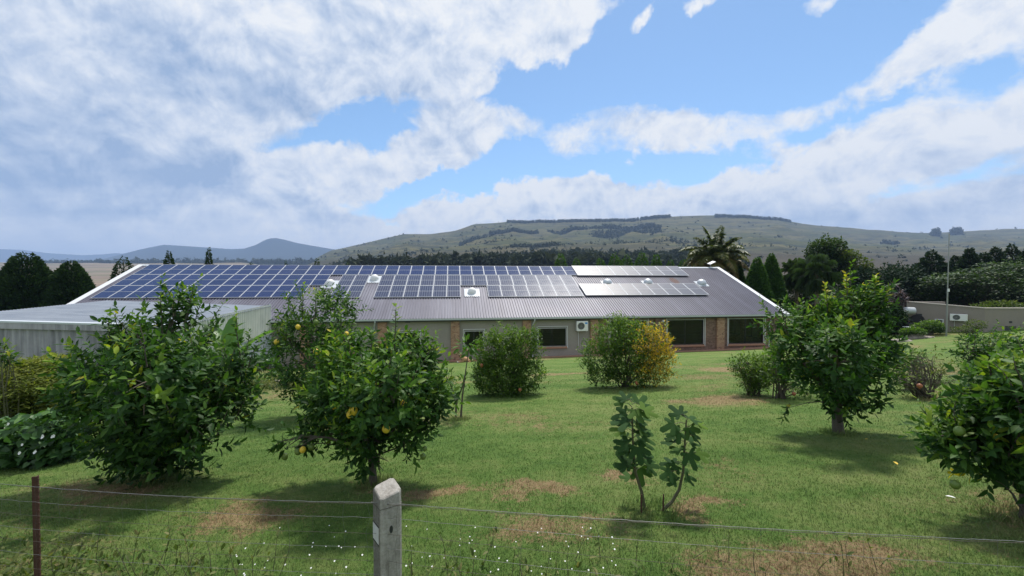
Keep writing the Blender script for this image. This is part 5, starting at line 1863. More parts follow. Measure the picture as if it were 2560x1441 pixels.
for i, (x, y, w_) in enumerate(cyp):
    conifer(mat='cypress', label=f'pointed cypress tip behind the ridge, {"leftmost" if i == 0 else ordinal(i + 1) + " from left"} of the ten', px=x, ytop=y - 9, ybase_px=None, depth=50 + (i % 3), width_px=w_ * 1.6, n=6500, seed=60 + i, shape=.72, name='cypress', group='cypress row behind the ridge', spray=.3)
conifer('broad cypress left of the palms beside the roof end', 1893, 644, 790, 43, 88, 12000, 75, mat='cypress', shape=.8, name='cypress', spray=.3)
conifer('tallest cypress beside the right roof end', 1929, 634, 790, 43.5, 84, 12000, 76, mat='cypress', shape=.8, name='cypress', spray=.3)
conifer('cypress directly behind the right slope of the roof', 1842, 648, 790, 46, 70, 9000, 77, mat='cypress', shape=.8, name='cypress', spray=.3)
pines = [(2145, 690, 80), (2330, 627, 130), (2250, 672, 80), (2390, 640, 80), (2425, 620, 80), (2460, 632, 90), (2490, 617, 90), (2530, 612, 100), (2575, 618, 110), (2285, 668, 70), (2195, 692, 80), (2620, 612, 120)]
pines = [(x, y, w_ * 1.0) for x, y, w_ in pines]
pl = ['dark pine between the big leafy tree and the stucco house', 'tall dark pine left of the mast, widest of the pines', 'dark pine crown left of the widest pine', 'small pine top just right of the mast', 'slim pine top, second right of the mast',
      'pine top behind the spreading tree', 'pine with raised tip behind the spreading tree', 'pine near the right picture edge', 'pine cut by the right picture edge', 'pine tip close left of the widest pine', 'dark low pine behind the purple plant', 'pine mostly outside the right edge']
for i, ((x, y, w_), lab) in enumerate(zip(pines, pl)):
    conifer(lab, x, y, None, 58 + (i % 4) * 3, w_ * 1.5, 7000, 80 + i, mat='pine', name='pine_tree', shape=.9, group='pines behind the stucco house', spray=.5, open_=.3)

# ---- leafy background trees
def leafy(label, name, lobes, depth, n, leaf, seed, mat='broad', flat=False, cat='tree', group='trees beyond the lawn', bias=0.0):
    rng = np.random.default_rng(seed)
    rnd = random.Random(seed)
    c0 = at(lobes[0][0], lobes[0][1], depth)
    base = Vector((c0.x, c0.y, gz(c0.x, min(c0.y, 62))))
    root = empty(name, base)
    tag(root, label, cat, group)
    L = []
    for (px, py, rx, ry, *dd) in lobes:
        D = depth + (dd[0] if dd else 0)
        L.append((at(px, py, D) - base, rx / FPX * D, ry / FPX * D))
    wood = MB()
    for (c, rx, rz) in L:
        wood.tube(limb_path((0, 0, -.2), c, rnd, .08, 5), [.16, .14, .11, .08, .05, .03], 6)
    place('trunk', wood.mesh('trunk'), M['twig'], root)
    A = np.array([l[1] * l[2] for l in L])
    idx = rng.choice(len(L), n, p=A / A.sum())
    v = rng.normal(size=(n, 3))
    v /= np.linalg.norm(v, axis=1, keepdims=True)
    rr = rng.uniform(.1, 1, (n, 1)) ** .38
    C = np.array([list(l[0]) for l in L])[idx]
    S = np.array([(l[1], l[1] * .9, l[2]) for l in L])[idx]
    lump = np.array([1 + .35 * noise.noise(Vector(a) * 2.6 + Vector(b)) for a, b in zip(v, C)])[:, None]
    pos = C + v * rr * S * lump
    dirs = v * .6 + rng.normal(size=(n, 3)) * .7
    if flat: dirs[:, 2] *= .25
    ups = rng.normal(size=(n, 3)) * (.25 if flat else .6) + np.array((0, 0, 1.0))
    tint = np.clip(.22 + bias + .38 * (v[:, 2] * rr[:, 0]).clip(-.5, 1) + rng.normal(size=n) * .13, 0, 1)
    k = pos[:, 2] > 0
    V, T, t = leaf_arrays(pos[k], frames(dirs[k], ups[k]), leaf * rng.uniform(.6, 1.2, k.sum()), tint[k], SMALL_V * np.array((1, 1.5, 1)), SMALL_T)
    place('crown', np_mesh('crown', V, T, t), M[mat], root)
leafy('big rounded leafy tree rising behind the fan palms', 'leafy_tree', [(2070, 655, 45, 60), (2050, 630, 32, 30), (2085, 625, 30, 28), (2105, 670, 25, 40), (2035, 665, 22, 35), (2120, 640, 16, 14)], 56, 12000, .32, 101, bias=.12)
leafy('dark spreading flat topped tree behind the stucco house', 'spreading_tree', [(2440, 720, 130, 36), (2530, 700, 90, 40, 2), (2360, 722, 70, 28), (2480, 738, 150, 34), (2600, 700, 110, 55), (2330, 740, 55, 22), (2400, 705, 60, 20, 2), (2400, 690, 45, 9, -1), (2450, 678, 50, 8), (2500, 686, 40, 8, -2), (2545, 670, 55, 9, -1), (2340, 700, 35, 8, -1), (2380, 708, 40, 7, -2), (2430, 700, 40, 8, -2), (2590, 662, 45, 9), (2480, 664, 35, 7, 2), (2320, 716, 25, 7, -1)], 49, 30000, .34, 103, bias=.14, mat='broad', flat=True)
leafy('dark tree in the gap left of the stucco house', 'dark_tree', [(2200, 710, 70, 45), (2150, 720, 50, 50), (2250, 700, 50, 40), (2130, 750, 50, 45), (2210, 760, 60, 40), (2280, 715, 40, 35)], 52, 15000, .32, 105, mat='pine')
leafy('brownish feathery tree above the dark gap', 'feathery_tree', [(2145, 665, 30, 22), (2125, 640, 25, 14), (2160, 685, 25, 25), (2135, 685, 22, 25)], 54, 3000, .3, 107, mat='weed')
leafy('dark shrubbery under the palms beside the roof end', 'dark_shrub', [(1990, 740, 45, 40), (2040, 760, 50, 40), (2090, 770, 50, 45), (1975, 775, 35, 30)], 46.5, 11000, .26, 109, cat='shrub')
leafy('dark green bush at the stucco house corner', 'dark_bush', [(2240, 800, 26, 26), (2222, 815, 25, 20), (2245, 815, 18, 20), (2235, 780, 18, 18)], 36, 4000, .2, 111, cat='shrub', group='bushes at the stucco house')
leafy('yellow green bush before the white framed door', 'garden_bush', [(2325, 815, 22, 14), (2300, 820, 18, 12), (2345, 820, 16, 12)], 34.2, 2500, .16, 113, mat='pome', cat='shrub', group='bushes at the stucco house')
leafy('low yellow green bush beside the flat garden rocks', 'garden_bush', [(2285, 830, 24, 10), (2265, 832, 14, 9)], 33, 1800, .15, 115, mat='pome', cat='shrub', group='bushes at the stucco house')
leafy('pale flowering rose bush right of the air conditioner', 'rose_bush', [(2440, 812, 24, 12), (2425, 824, 24, 9), (2400, 826, 20, 9)], 30.0, 900, .13, 117, mat='weed', cat='shrub', group='bushes at the stucco house')

# ---- palms
def feather_palm():
    depth = 47.0
    c = at(1788, 648, depth)
    base = Vector((c.x, c.y, gz(c.x, c.y)))
    root = empty('feather_palm', base)
    tag(root, 'feathery palm with arching fronds behind the right ridge end', 'palm', 'palms')
    H = c.z - base.z
    mb = MB()
    mb.tube([(0, 0, -.3), (.1, 0, H * .5), (0, 0, H)], [.2, .17, .15], 9)
    place('trunk', mb.mesh('trunk'), M['trunk_palm'], root)
    rnd = random.Random(3)
    rng = np.random.default_rng(3)
    for k in range(34):
        az = k * 2.399 + rnd.uniform(-.2, .2)
        el = R(84 - 92 * (k / 34) ** .8 + rnd.uniform(-6, 6))
        ln = rnd.uniform(3.5, 4.5)
        d = Vector((math.cos(az) * math.cos(el), math.sin(az) * math.cos(el), math.sin(el)))
        p = Vector((0, 0, H - .1))
        pts = []
        n = 16
        for i in range(n + 1):
            pts.append(p.copy())
            p = p + d * ln / n
            d = (d + Vector((0, 0, -.06 - .13 * i / n))).normalized()
        fr = MB()
        fr.tube(pts, [.035 * (1 - .85 * i / n) + .004 for i in range(n + 1)], 5, tint=.6)
        f = place('frond', fr.mesh('frond'), M['palm'], root)
        pos, dirs, ups, size = [], [], [], []
        for i in range(3, n * 8):
            q = i / (n * 8) * n
            j = min(int(q), n - 1)
            pp = pts[j].lerp(pts[j + 1], q - j)
            tg = (pts[j + 1] - pts[j]).normalized()
            s = tg.cross(Vector((0, 0, 1)))
            s = s.normalized() if s.length > .05 else Vector((1, 0, 0))
            for sg in (-1, 1):
                pos.append(pp)
                dirs.append(s * sg * .9 + tg * .55 + Vector((0, 0, rnd.uniform(-1.3, 0))))
                ups.append(Vector((0, 0, 1)) + Vector(rng.normal(size=3)) * .4)
                size.append(.98 * math.sin(math.pi * min(.95, .18 + .75 * i / (n * 8))) * rnd.uniform(.8, 1.1))
        tint = np.clip(rng.normal(size=len(pos)) * .12 + .42 + .018 * k, 0, 1)
        V, T, t = leaf_arrays(np.array(pos), frames(np.array(dirs), np.array(ups)), np.array(size), tint, SMALL_V * np.array((1, .55, 1)), SMALL_T)
        place('leaflets', np_mesh('leaflets', V, T, t), M['palm'], f)
feather_palm()

def fan_palm(label, px, py, depth, rad, n, seed):
    c = at(px, py, depth)
    base = Vector((c.x, c.y, gz(c.x, c.y)))
    root = empty('fan_palm', base)
    tag(root, label, 'palm', 'palms')
    H = c.z - base.z
    mb = MB()
    mb.tube([(0, 0, -.3), (0, 0, H * .5), (0, 0, H)], [.2, .18, .2], 9)
    place('trunk', mb.mesh('trunk'), M['trunk_palm'], root)
    rnd = random.Random(seed)
    for k in range(n):
        az = k * 2.399
        el = R(80 - 165 * (k / n) + rnd.uniform(-12, 12))
        az += rnd.uniform(-.4, .4)
        d = Vector((math.cos(az) * math.cos(el), math.sin(az) * math.cos(el), math.sin(el)))
        st = Vector((0, 0, H))
        e = st + d * rad * .62
        mb = MB()
        mb.tube([st, (st + e) / 2 + Vector((0, 0, .06)), e], [.022, .018, .015], 5, tint=.5)
        s = d.cross(Vector((0, 0, 1))).normalized()
        up = s.cross(d)
        tnt = min(1, max(0, .55 - .35 * (k / n) + rnd.uniform(-.15, .15) + (.35 if k > n * .85 else 0)))
        m = 17
        for i in range(m):
            a = R(-130 + 260 * i / (m - 1))
            dr = (d * math.cos(a) + s * math.sin(a)).normalized()
            L = rad * .62 * (1 - .22 * abs(a) / 2.3)
            w = .055
            t1 = e + dr * L * .6 + up * .02
            t2 = e + dr * L * rnd.uniform(.75, .95) + Vector((0, 0, -rnd.uniform(.3, .75) * L))
            sd = dr.cross(up).normalized() * w
            mb.add([e, t1 + sd, t2, t1 - sd], [(0, 1, 2), (0, 2, 3)], tnt + .001)
        place('frond', mb.mesh('frond'), M['fan'], root)
fan_palm('fan palm with shaggy crown, nearer of the pair', 2042, 680, 42, 1.95, 40, 5)
fan_palm('fan palm left behind the nearer shaggy fan palm', 1992, 682, 45, 1.7, 34, 6)

def cordyline():
    root0 = at(2235, 790, 36.5)
    base = Vector((root0.x, root0.y, gz(root0.x, root0.y)))
    root = empty('cordyline', base)
    tag(root, 'purple spiky leaved plant at the stucco house corner', 'plant')
    rnd = random.Random(9)
    for (px, py) in ((2232, 715), (2250, 735), (2218, 735), (2262, 748), (2236, 752), (2225, 765), (2252, 768)):
        c = at(px, py, 36.5) - base
        mb = MB()
        mb.tube(limb_path((0, 0, -.1), c, rnd, .06, 4), [.07, .06, .05, .045, .04], 6)
        st = place('stem', mb.mesh('stem'), M['twig'], root)
        mb = MB()
        for k in range(46):
            v = Vector((rnd.gauss(0, 1), rnd.gauss(0, 1), rnd.gauss(.25, .7))).normalized()
            L = rnd.uniform(.5, .85)
            s = v.cross(Vector((0, 0, 1))).normalized() * .035
            m1 = c + v * L * .55
            e = c + v * L + Vector((0, 0, -.18))
            mb.add([c + s * .6, c - s * .6, m1 - s, e, m1 + s], [(0, 1, 2, 4), (4, 2, 3)], rnd.uniform(.05, .9))
        place('leaf_rosette', mb.mesh('leaf_rosette'), M['cordyline'], st)
cordyline()

# ---- left edge undergrowth
def undergrowth():
    rng = np.random.default_rng(77)
    rnd = random.Random(77)
    def mass(name, label, lobes, depth, n, leaf, mat, shape, cat, flat=.6, group=None, flowers=()):
        c0 = at(lobes[0][0], lobes[0][1], depth)
        base = Vector((c0.x, c0.y, gz(c0.x, c0.y)))
        root = empty(name, base)
        tag(root, label, cat, group)
        L = [(at(px, py, depth + (dd[0] if dd else 0)) - base, rx / FPX * depth, ry / FPX * depth) for (px, py, rx, ry, *dd) in lobes]
        wood = MB()
        for (c, rx, rz) in L:
            for _ in range(5):
                e = c + Vector((rnd.uniform(-rx, rx), rnd.uniform(-rx, rx), rnd.uniform(-rz, rz))) * .7
                wood.tube(limb_path((c.x * .6, c.y * .6, -.1), e, rnd, .1, 4), [.015, .012, .009, .006, .003], 5)
        place('stems', wood.mesh('stems'), M['twig_green'], root)
        A = np.array([l[1] * l[2] for l in L])
        idx = rng.choice(len(L), n, p=A / A.sum())
        v = rng.normal(size=(n, 3))
        v /= np.linalg.norm(v, axis=1, keepdims=True)
        rr = rng.uniform(.15, 1, (n, 1)) ** .35
        C = np.array([list(l[0]) for l in L])[idx]
        S = np.array([(l[1], l[1], l[2]) for l in L])[idx]
        lump = np.array([1 + .3 * noise.noise(Vector(a) * 2.8 + Vector(b)) for a, b in zip(v, C)])[:, None]
        pos = C + v * rr * S * lump
        pos[:, 2] = np.maximum(pos[:, 2], .03)
        dirs = v * .5 + rng.normal(size=(n, 3)) * .6 + np.array((0, 0, -.1))
        dirs[:, 2] *= flat
        ups = v * .6 + rng.normal(size=(n, 3)) * .4 + np.array((0, 0, .7))
        tint = np.clip(.38 + .3 * v[:, 2] + rng.normal(size=n) * .16, 0, 1)
        V, T, t = leaf_arrays(pos, frames(dirs, ups), leaf * rng.uniform(.6, 1.2, n), tint, *shape)
        place('foliage', np_mesh('foliage', V, T, t), M[mat], root)
        for (px, py, r) in flowers:
            mb = MB()
            c = at(px, py, depth - .55) - base
            ns = 12
            q = Vector((rnd.uniform(-.3, .3), -1, rnd.uniform(0, .6))).normalized()
            s = q.cross(Vector((0, 0, 1))).normalized()
            u = s.cross(q)
            V = [c - q * r * .8] + [c + (s * math.cos(2 * math.pi * k / ns) + u * math.sin(2 * math.pi * k / ns)) * r * (1.0 if k % 2 else .88) for k in range(ns)]
            mb.add(V, [(0, k + 1, (k + 1) % ns + 1) for k in range(ns)])
            place('flower', mb.mesh('flower'), M['white_petal'], root)
    heart = (np.array([(0, 0, 0), (-.12, .28, .03), (.2, .46, .05), (.65, .28, 0), (1, 0, -.12), (.65, -.28, 0), (.2, -.46, .05), (-.12, -.28, .03), (.4, 0, -.04)]),
             np.array([(8, 0, 1), (8, 1, 2), (8, 2, 3), (8, 3, 4), (8, 4, 5), (8, 5, 6), (8, 6, 7), (8, 7, 0)]))
    feather = (SMALL_V * np.array((1, .55, 1)), SMALL_T)
    mass('feathery_bush', 'yellow green feathery bush at the left edge', [(60, 960, 110, 55), (150, 985, 70, 45, .2), (20, 1010, 90, 45, -.2), (110, 905, 60, 14, .3), (60, 925, 70, 22, .2), (190, 1010, 45, 25)], 8.2, 15000, .13, 'feather', feather, 'shrub', .35)
    mass('creeper', 'broad leaved creeper with white trumpet flowers at left edge', [(60, 1095, 85, 55), (140, 1070, 60, 45), (10, 1110, 70, 60), (110, 1130, 70, 35), (40, 1150, 60, 30), (160, 1120, 40, 25)], 6.0, 2600, .11, 'creeper', heart, 'creeper', .7,
         flowers=[(161, 1015, .035), (105, 1092, .03), (132, 1092, .03), (86, 1130, .03), (48, 1133, .025), (55, 1112, .018), (190, 1049, .02), (20, 1060, .02)])
    mass('dark_sprig', 'thin dark leafed shoot against the shed at left edge', [(12, 885, 22, 18), (6, 860, 12, 10), (22, 902, 16, 12)], 7.6, 160, .1, 'citrus', (LEAF_V, LEAF_T), 'shrub', .8)
    mass('weed_bed', 'weedy bed between the left lemon tree and farmhouse', [(700, 965, 80, 22), (650, 975, 50, 18), (750, 960, 50, 25), (610, 960, 40, 25)], 15.5, 6000, .1, 'weed', (SMALL_V, SMALL_T), 'weeds', .8)
    mass('low_plants', 'low green plants at the foot of the shed wall', [(660, 900, 22, 14), (640, 915, 25, 12), (690, 935, 20, 10)], 19.0, 1300, .14, 'creeper', (SMALL_V * np.array((1, 1.4, 1)), SMALL_T), 'plants', .8)
undergrowth()

# rubble in the weedy bed and rocks on the right lawn
def rock(name, label, loc, dims, seed, mat, group=None):
    rnd = random.Random(seed)
    bm = __import__('bmesh').new()
    import bmesh as bmm
    bmm.ops.create_icosphere(bm, subdivisions=3, radius=1)
    for v in bm.verts:
        k = 1 + .28 * noise.noise(v.co * 1.6 + Vector((seed, 0, 0))) + .12 * noise.noise(v.co * 4 + Vector((seed, 5, 0)))
        v.co = Vector((v.co.x * dims[0] * k, v.co.y * dims[1] * k, max(-.6, min(v.co.z * k, .75)) * dims[2]))
    me = bpy.data.meshes.new(name)
    bm.to_mesh(me)
    bm.free()
    tag(place(name, me, mat, None, loc), label, 'rock', group)
for i, (px, py, d, dims, lab) in enumerate([(2283, 842, 33, (.75, .6, .42), 'larger upright grey rock on the far right lawn'), (2253, 849, 31.5, (.85, .5, .16), 'flat low grey rock on the far right lawn'), (2315, 845, 33, (.6, .4, .14), 'small flat rock right of the upright grey rock')]):
    p = at(px, py, d)
    rock('garden_rock', lab, (p.x, p.y, gz(p.x, p.y) + dims[2] * .3), dims, i + 2, M['stone'], 'garden rocks')
for i, (px, py, lab) in enumerate([(708, 962, 'reddish broken brick lump in the weedy bed'), (728, 955, 'second reddish rubble lump in the weedy bed'), (745, 957, 'pale stone in the weedy bed'), (690, 940, 'pale rubble behind the weedy bed')]):
    p = at(px, py, 16.3)
    rock('rubble', lab, (p.x, p.y, gz(p.x, p.y) + .08), (.16, .14, .2), i + 12, M['brick' if i < 2 else 'stone'], 'rubble in the weedy bed')

# ------------------------------------------------------------------ grass, daisies, foreground weeds
def build_grass():
    rng = np.random.default_rng(123)
    n = 260000
    d = 2.3 * (24.0 / 2.3) ** rng.uniform(0, 1, n) ** 1.1
    u = rng.uniform(-1.32, 1.32, n)
    x, y = u * d, d
    z = np.array([lawn_z(a, b) for a, b in zip(x, y)])
    keep = np.ones(n, bool)
    h = rng.uniform(.010, .028, n) * (1 + .02 * d) * np.clip((26 - d) / 12, .15, 1)
    az = rng.uniform(0, 2 * math.pi, n)
    w = .0019 * (1 + d * .22)
    lean = rng.uniform(.2, 1.1, n)
    bx, by = np.cos(az) * w, np.sin(az) * w
    lx, ly = -np.sin(az) * h * lean, np.cos(az) * h * lean
    V = np.empty((n, 3, 3))
    V[:, 0] = np.stack([x - bx, y - by, z - .003], 1)
    V[:, 1] = np.stack([x + bx, y + by, z - .003], 1)
    V[:, 2] = np.stack([x + lx, y + ly, z + h], 1)
    t = np.repeat(rng.uniform(0, 1, n), 3)
    V = V[keep]
    t = t.reshape(n, 3)[keep].ravel()
    o = place('grass', np_mesh('grass', V.reshape(-1, 3), np.arange(len(V) * 3).reshape(-1, 3), t), M['blade'])
    tag(o, 'short mown grass of the lawn', 'grass', kind='stuff')
    # tufts round the trunks and fig plants
    pos = []
    for c, r, k in ((gpos(1630, 1285), .30, 420), (T2, .22, 500), (T1, .3, 600), (T4, .25, 500), (gpos(1145, 1050), .25, 500), (gpos(2312, 998), .3, 400), (T5, .3, 500), (gpos(960, 1441) + Vector((0, -.5, 0)), .3, 700)):
        a = rng.uniform(0, 6.28, k)
        q = r * np.sqrt(rng.uniform(0, 1, k))
        pos.append(np.stack([c.x + q * np.cos(a), c.y + q * np.sin(a), np.full(k, c.z)], 1))
    P = np.concatenate(pos)
    P[:, 2] = [lawn_z(a, b) for a, b in P[:, :2]]
    n = len(P)
    h = rng.uniform(.03, .09, n)
    az = rng.uniform(0, 6.28, n)
    V = np.empty((n, 3, 3))
    b = np.stack([np.cos(az) * .0035, np.sin(az) * .0035, np.full(n, -.004)], 1)
    V[:, 0] = P - b
    V[:, 1] = P + b
    V[:, 2] = P + np.stack([-np.sin(az) * h * .5, np.cos(az) * h * .5, h], 1)
    o = place('long_grass', np_mesh('long_grass', V.reshape(-1, 3), np.arange(n * 3).reshape(-1, 3), np.repeat(rng.uniform(.2, .8, n), 3)), M['blade'])
    tag(o, 'longer grass tufts round trunks and fig plants', 'grass', kind='stuff')
    # daisies
    mb, eye = MB(), MB()
    rnd = random.Random(6)
    k = 0
    while k < 80:
        px, py = rnd.uniform(560, 1560), rnd.uniform(1320, 1460)
        if rnd.random() > (.35 if py < 1360 else .9) or 915 < px < 1010:
            continue
        g = gpos(px, py)
        c = Vector((g.x, g.y, lawn_z(g.x, g.y) + rnd.uniform(.03, .09)))
        r = rnd.uniform(.0045, .0075)
        nrm = Vector((rnd.uniform(-.4, .4), -.5, 1)).normalized()
        s = nrm.cross(Vector((1, 0, 0))).normalized()
        u = nrm.cross(s)
        for q in range(5):
            a = q * 2 * math.pi / 5
            d1 = s * math.cos(a) + u * math.sin(a)
            d2 = (s * math.cos(a + 1.57) + u * math.sin(a + 1.57)) * r * .35
            mb.add([c, c + d1 * r * .6 + d2, c + d1 * r, c + d1 * r * .6 - d2], [(0, 1, 2, 3)])
        k += 1
    o = place('daisies', mb.mesh('daisies'), M['white_petal'])
    tag(o, 'tiny white daisies dotted in the near grass', 'flowers', kind='stuff')
    # fallen yellow leaves and pale petals on the lawn
    for i, (px, py, sz, mk, lab) in enumerate([(2162, 1102, .05, 'yellow_eye', 'small fallen yellow leaf before the right citrus tree'), (2244, 1168, .08, 'yellow_eye', 'long fallen yellow leaf on the right lawn'), (2390, 1254, .07, 'white_petal', 'pale fallen leaf below the right edge lemon tree')]):
        g = gpos(px, py)
        me = np_mesh('fallen_leaf', LEAF_V * sz, LEAF_T)
        tag(place('fallen_leaf', me, M[mk], None, (g.x, g.y, lawn_z(g.x, g.y) + .035), (0, -.15, i * 1.3)), lab, 'leaf')
    # weeds along the fence
    rng = np.random.default_rng(9)
    wood = MB()
    pos, dirs, ups, size, tint = [], [], [], [], []
    heads = MB()
    for k in range(90):
        px = rnd.choice([rnd.uniform(-40, 330), rnd.uniform(330, 700), rnd.uniform(1000, 1500), rnd.uniform(1500, 2300)])
        g = gpos(px, rnd.uniform(1400, 1500))
        H = rnd.uniform(.08, .34)
        top = Vector((g.x + rnd.uniform(-.1, .1), g.y + rnd.uniform(-.08, .08), g.z + H))
        pth = limb_path((g.x, g.y, g.z), top, rnd, .1, 4)
        wood.tube(pth, [.0028, .0024, .002, .0016, .001], 4)
        for q in range(rnd.randint(4, 9)):
            pos.append(pth[rnd.randint(0, 4)]); dirs.append(Vector(rng.normal(size=3)) + Vector((0, 0, .3)))
            ups.append(Vector((0, 0, 1)) + Vector(rng.normal(size=3)) * .3); size.append(rnd.uniform(.02, .06)); tint.append(rnd.uniform(.1, .9))
    for k in range(700):                                    # clover-like leaves low at the left corner
        px = rnd.uniform(-60, 300) if k < 600 else rnd.uniform(300, 700)
        g = gpos(px, rnd.uniform(1380, 1500))
        pos.append(Vector((g.x, g.y, g.z + rnd.uniform(.02, .16)))); dirs.append(Vector(rng.normal(size=3)) * Vector((1, 1, .3)).length)
        ups.append(Vector((0, 0, 1)) + Vector(rng.normal(size=3)) * .35); size.append(rnd.uniform(.025, .06)); tint.append(rnd.uniform(.1, .8))
    V, T, t = leaf_arrays(np.array(pos), frames(np.array(dirs), np.array(ups)), np.array(size), np.array(tint))
    o = place('fence_weeds', np_mesh('fence_weeds', V, T, t), M['weed'])
    tag(o, 'leafy weeds growing along the wire fence', 'weeds', kind='stuff')
    o = place('weed_stalks', wood.mesh('weed_stalks'), M['twig_green'])
    tag(o, 'thin weed stalks along the wire fence', 'weeds', kind='stuff')
build_grass()

# ------------------------------------------------------------------ fence
def post_mat():
    m, w = new_mat('concrete')
    tc = w.n('ShaderNodeTexCoord').outputs['Object']
    a = w.noise(tc, 9, 7, .7).outputs['Fac']
    b = w.noise(tc, 70, 5, .7).outputs['Fac']
    c = w.ramp(w.math('ADD', w.math('MULTIPLY', a, .6), w.math('MULTIPLY', b, .4)), [(.3, (.15, .135, .115)), (.48, (.30, .28, .245)), (.68, (.46, .44, .40))])
    # the left face is darker and browner than the rest
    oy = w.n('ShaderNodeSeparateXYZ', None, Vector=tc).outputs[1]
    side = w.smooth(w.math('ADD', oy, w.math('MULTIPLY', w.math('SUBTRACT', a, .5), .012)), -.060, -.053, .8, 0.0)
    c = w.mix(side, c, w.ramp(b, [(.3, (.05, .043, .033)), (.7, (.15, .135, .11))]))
    st = w.n('ShaderNodeMapping', None, Vector=tc, Scale=(14, 14, 2)).outputs[0]
    s = w.noise(st, 1.0, 6, .7).outputs['Fac']
    c = w.mix(w.smooth(s, .54, .7, 0, .75), c, (.10, .085, .065))
    bs = w.n('ShaderNodeBsdfPrincipled', None, Base_Color=c, Roughness=.92)
    bp = w.n('ShaderNodeBump', None, Height=w.math('ADD', b, w.math('MULTIPLY', a, 1.5)), Strength=.7, Distance=.006)
    w.link(bp.outputs[0], bs.inputs['Normal'])
    finish(w, bs.outputs[0])
    return m
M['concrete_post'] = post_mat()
M['post_patch'] = simple('whitewash', (.52, .51, .49), .9, var=.2, scale=30, bump=.4, bscale=120)

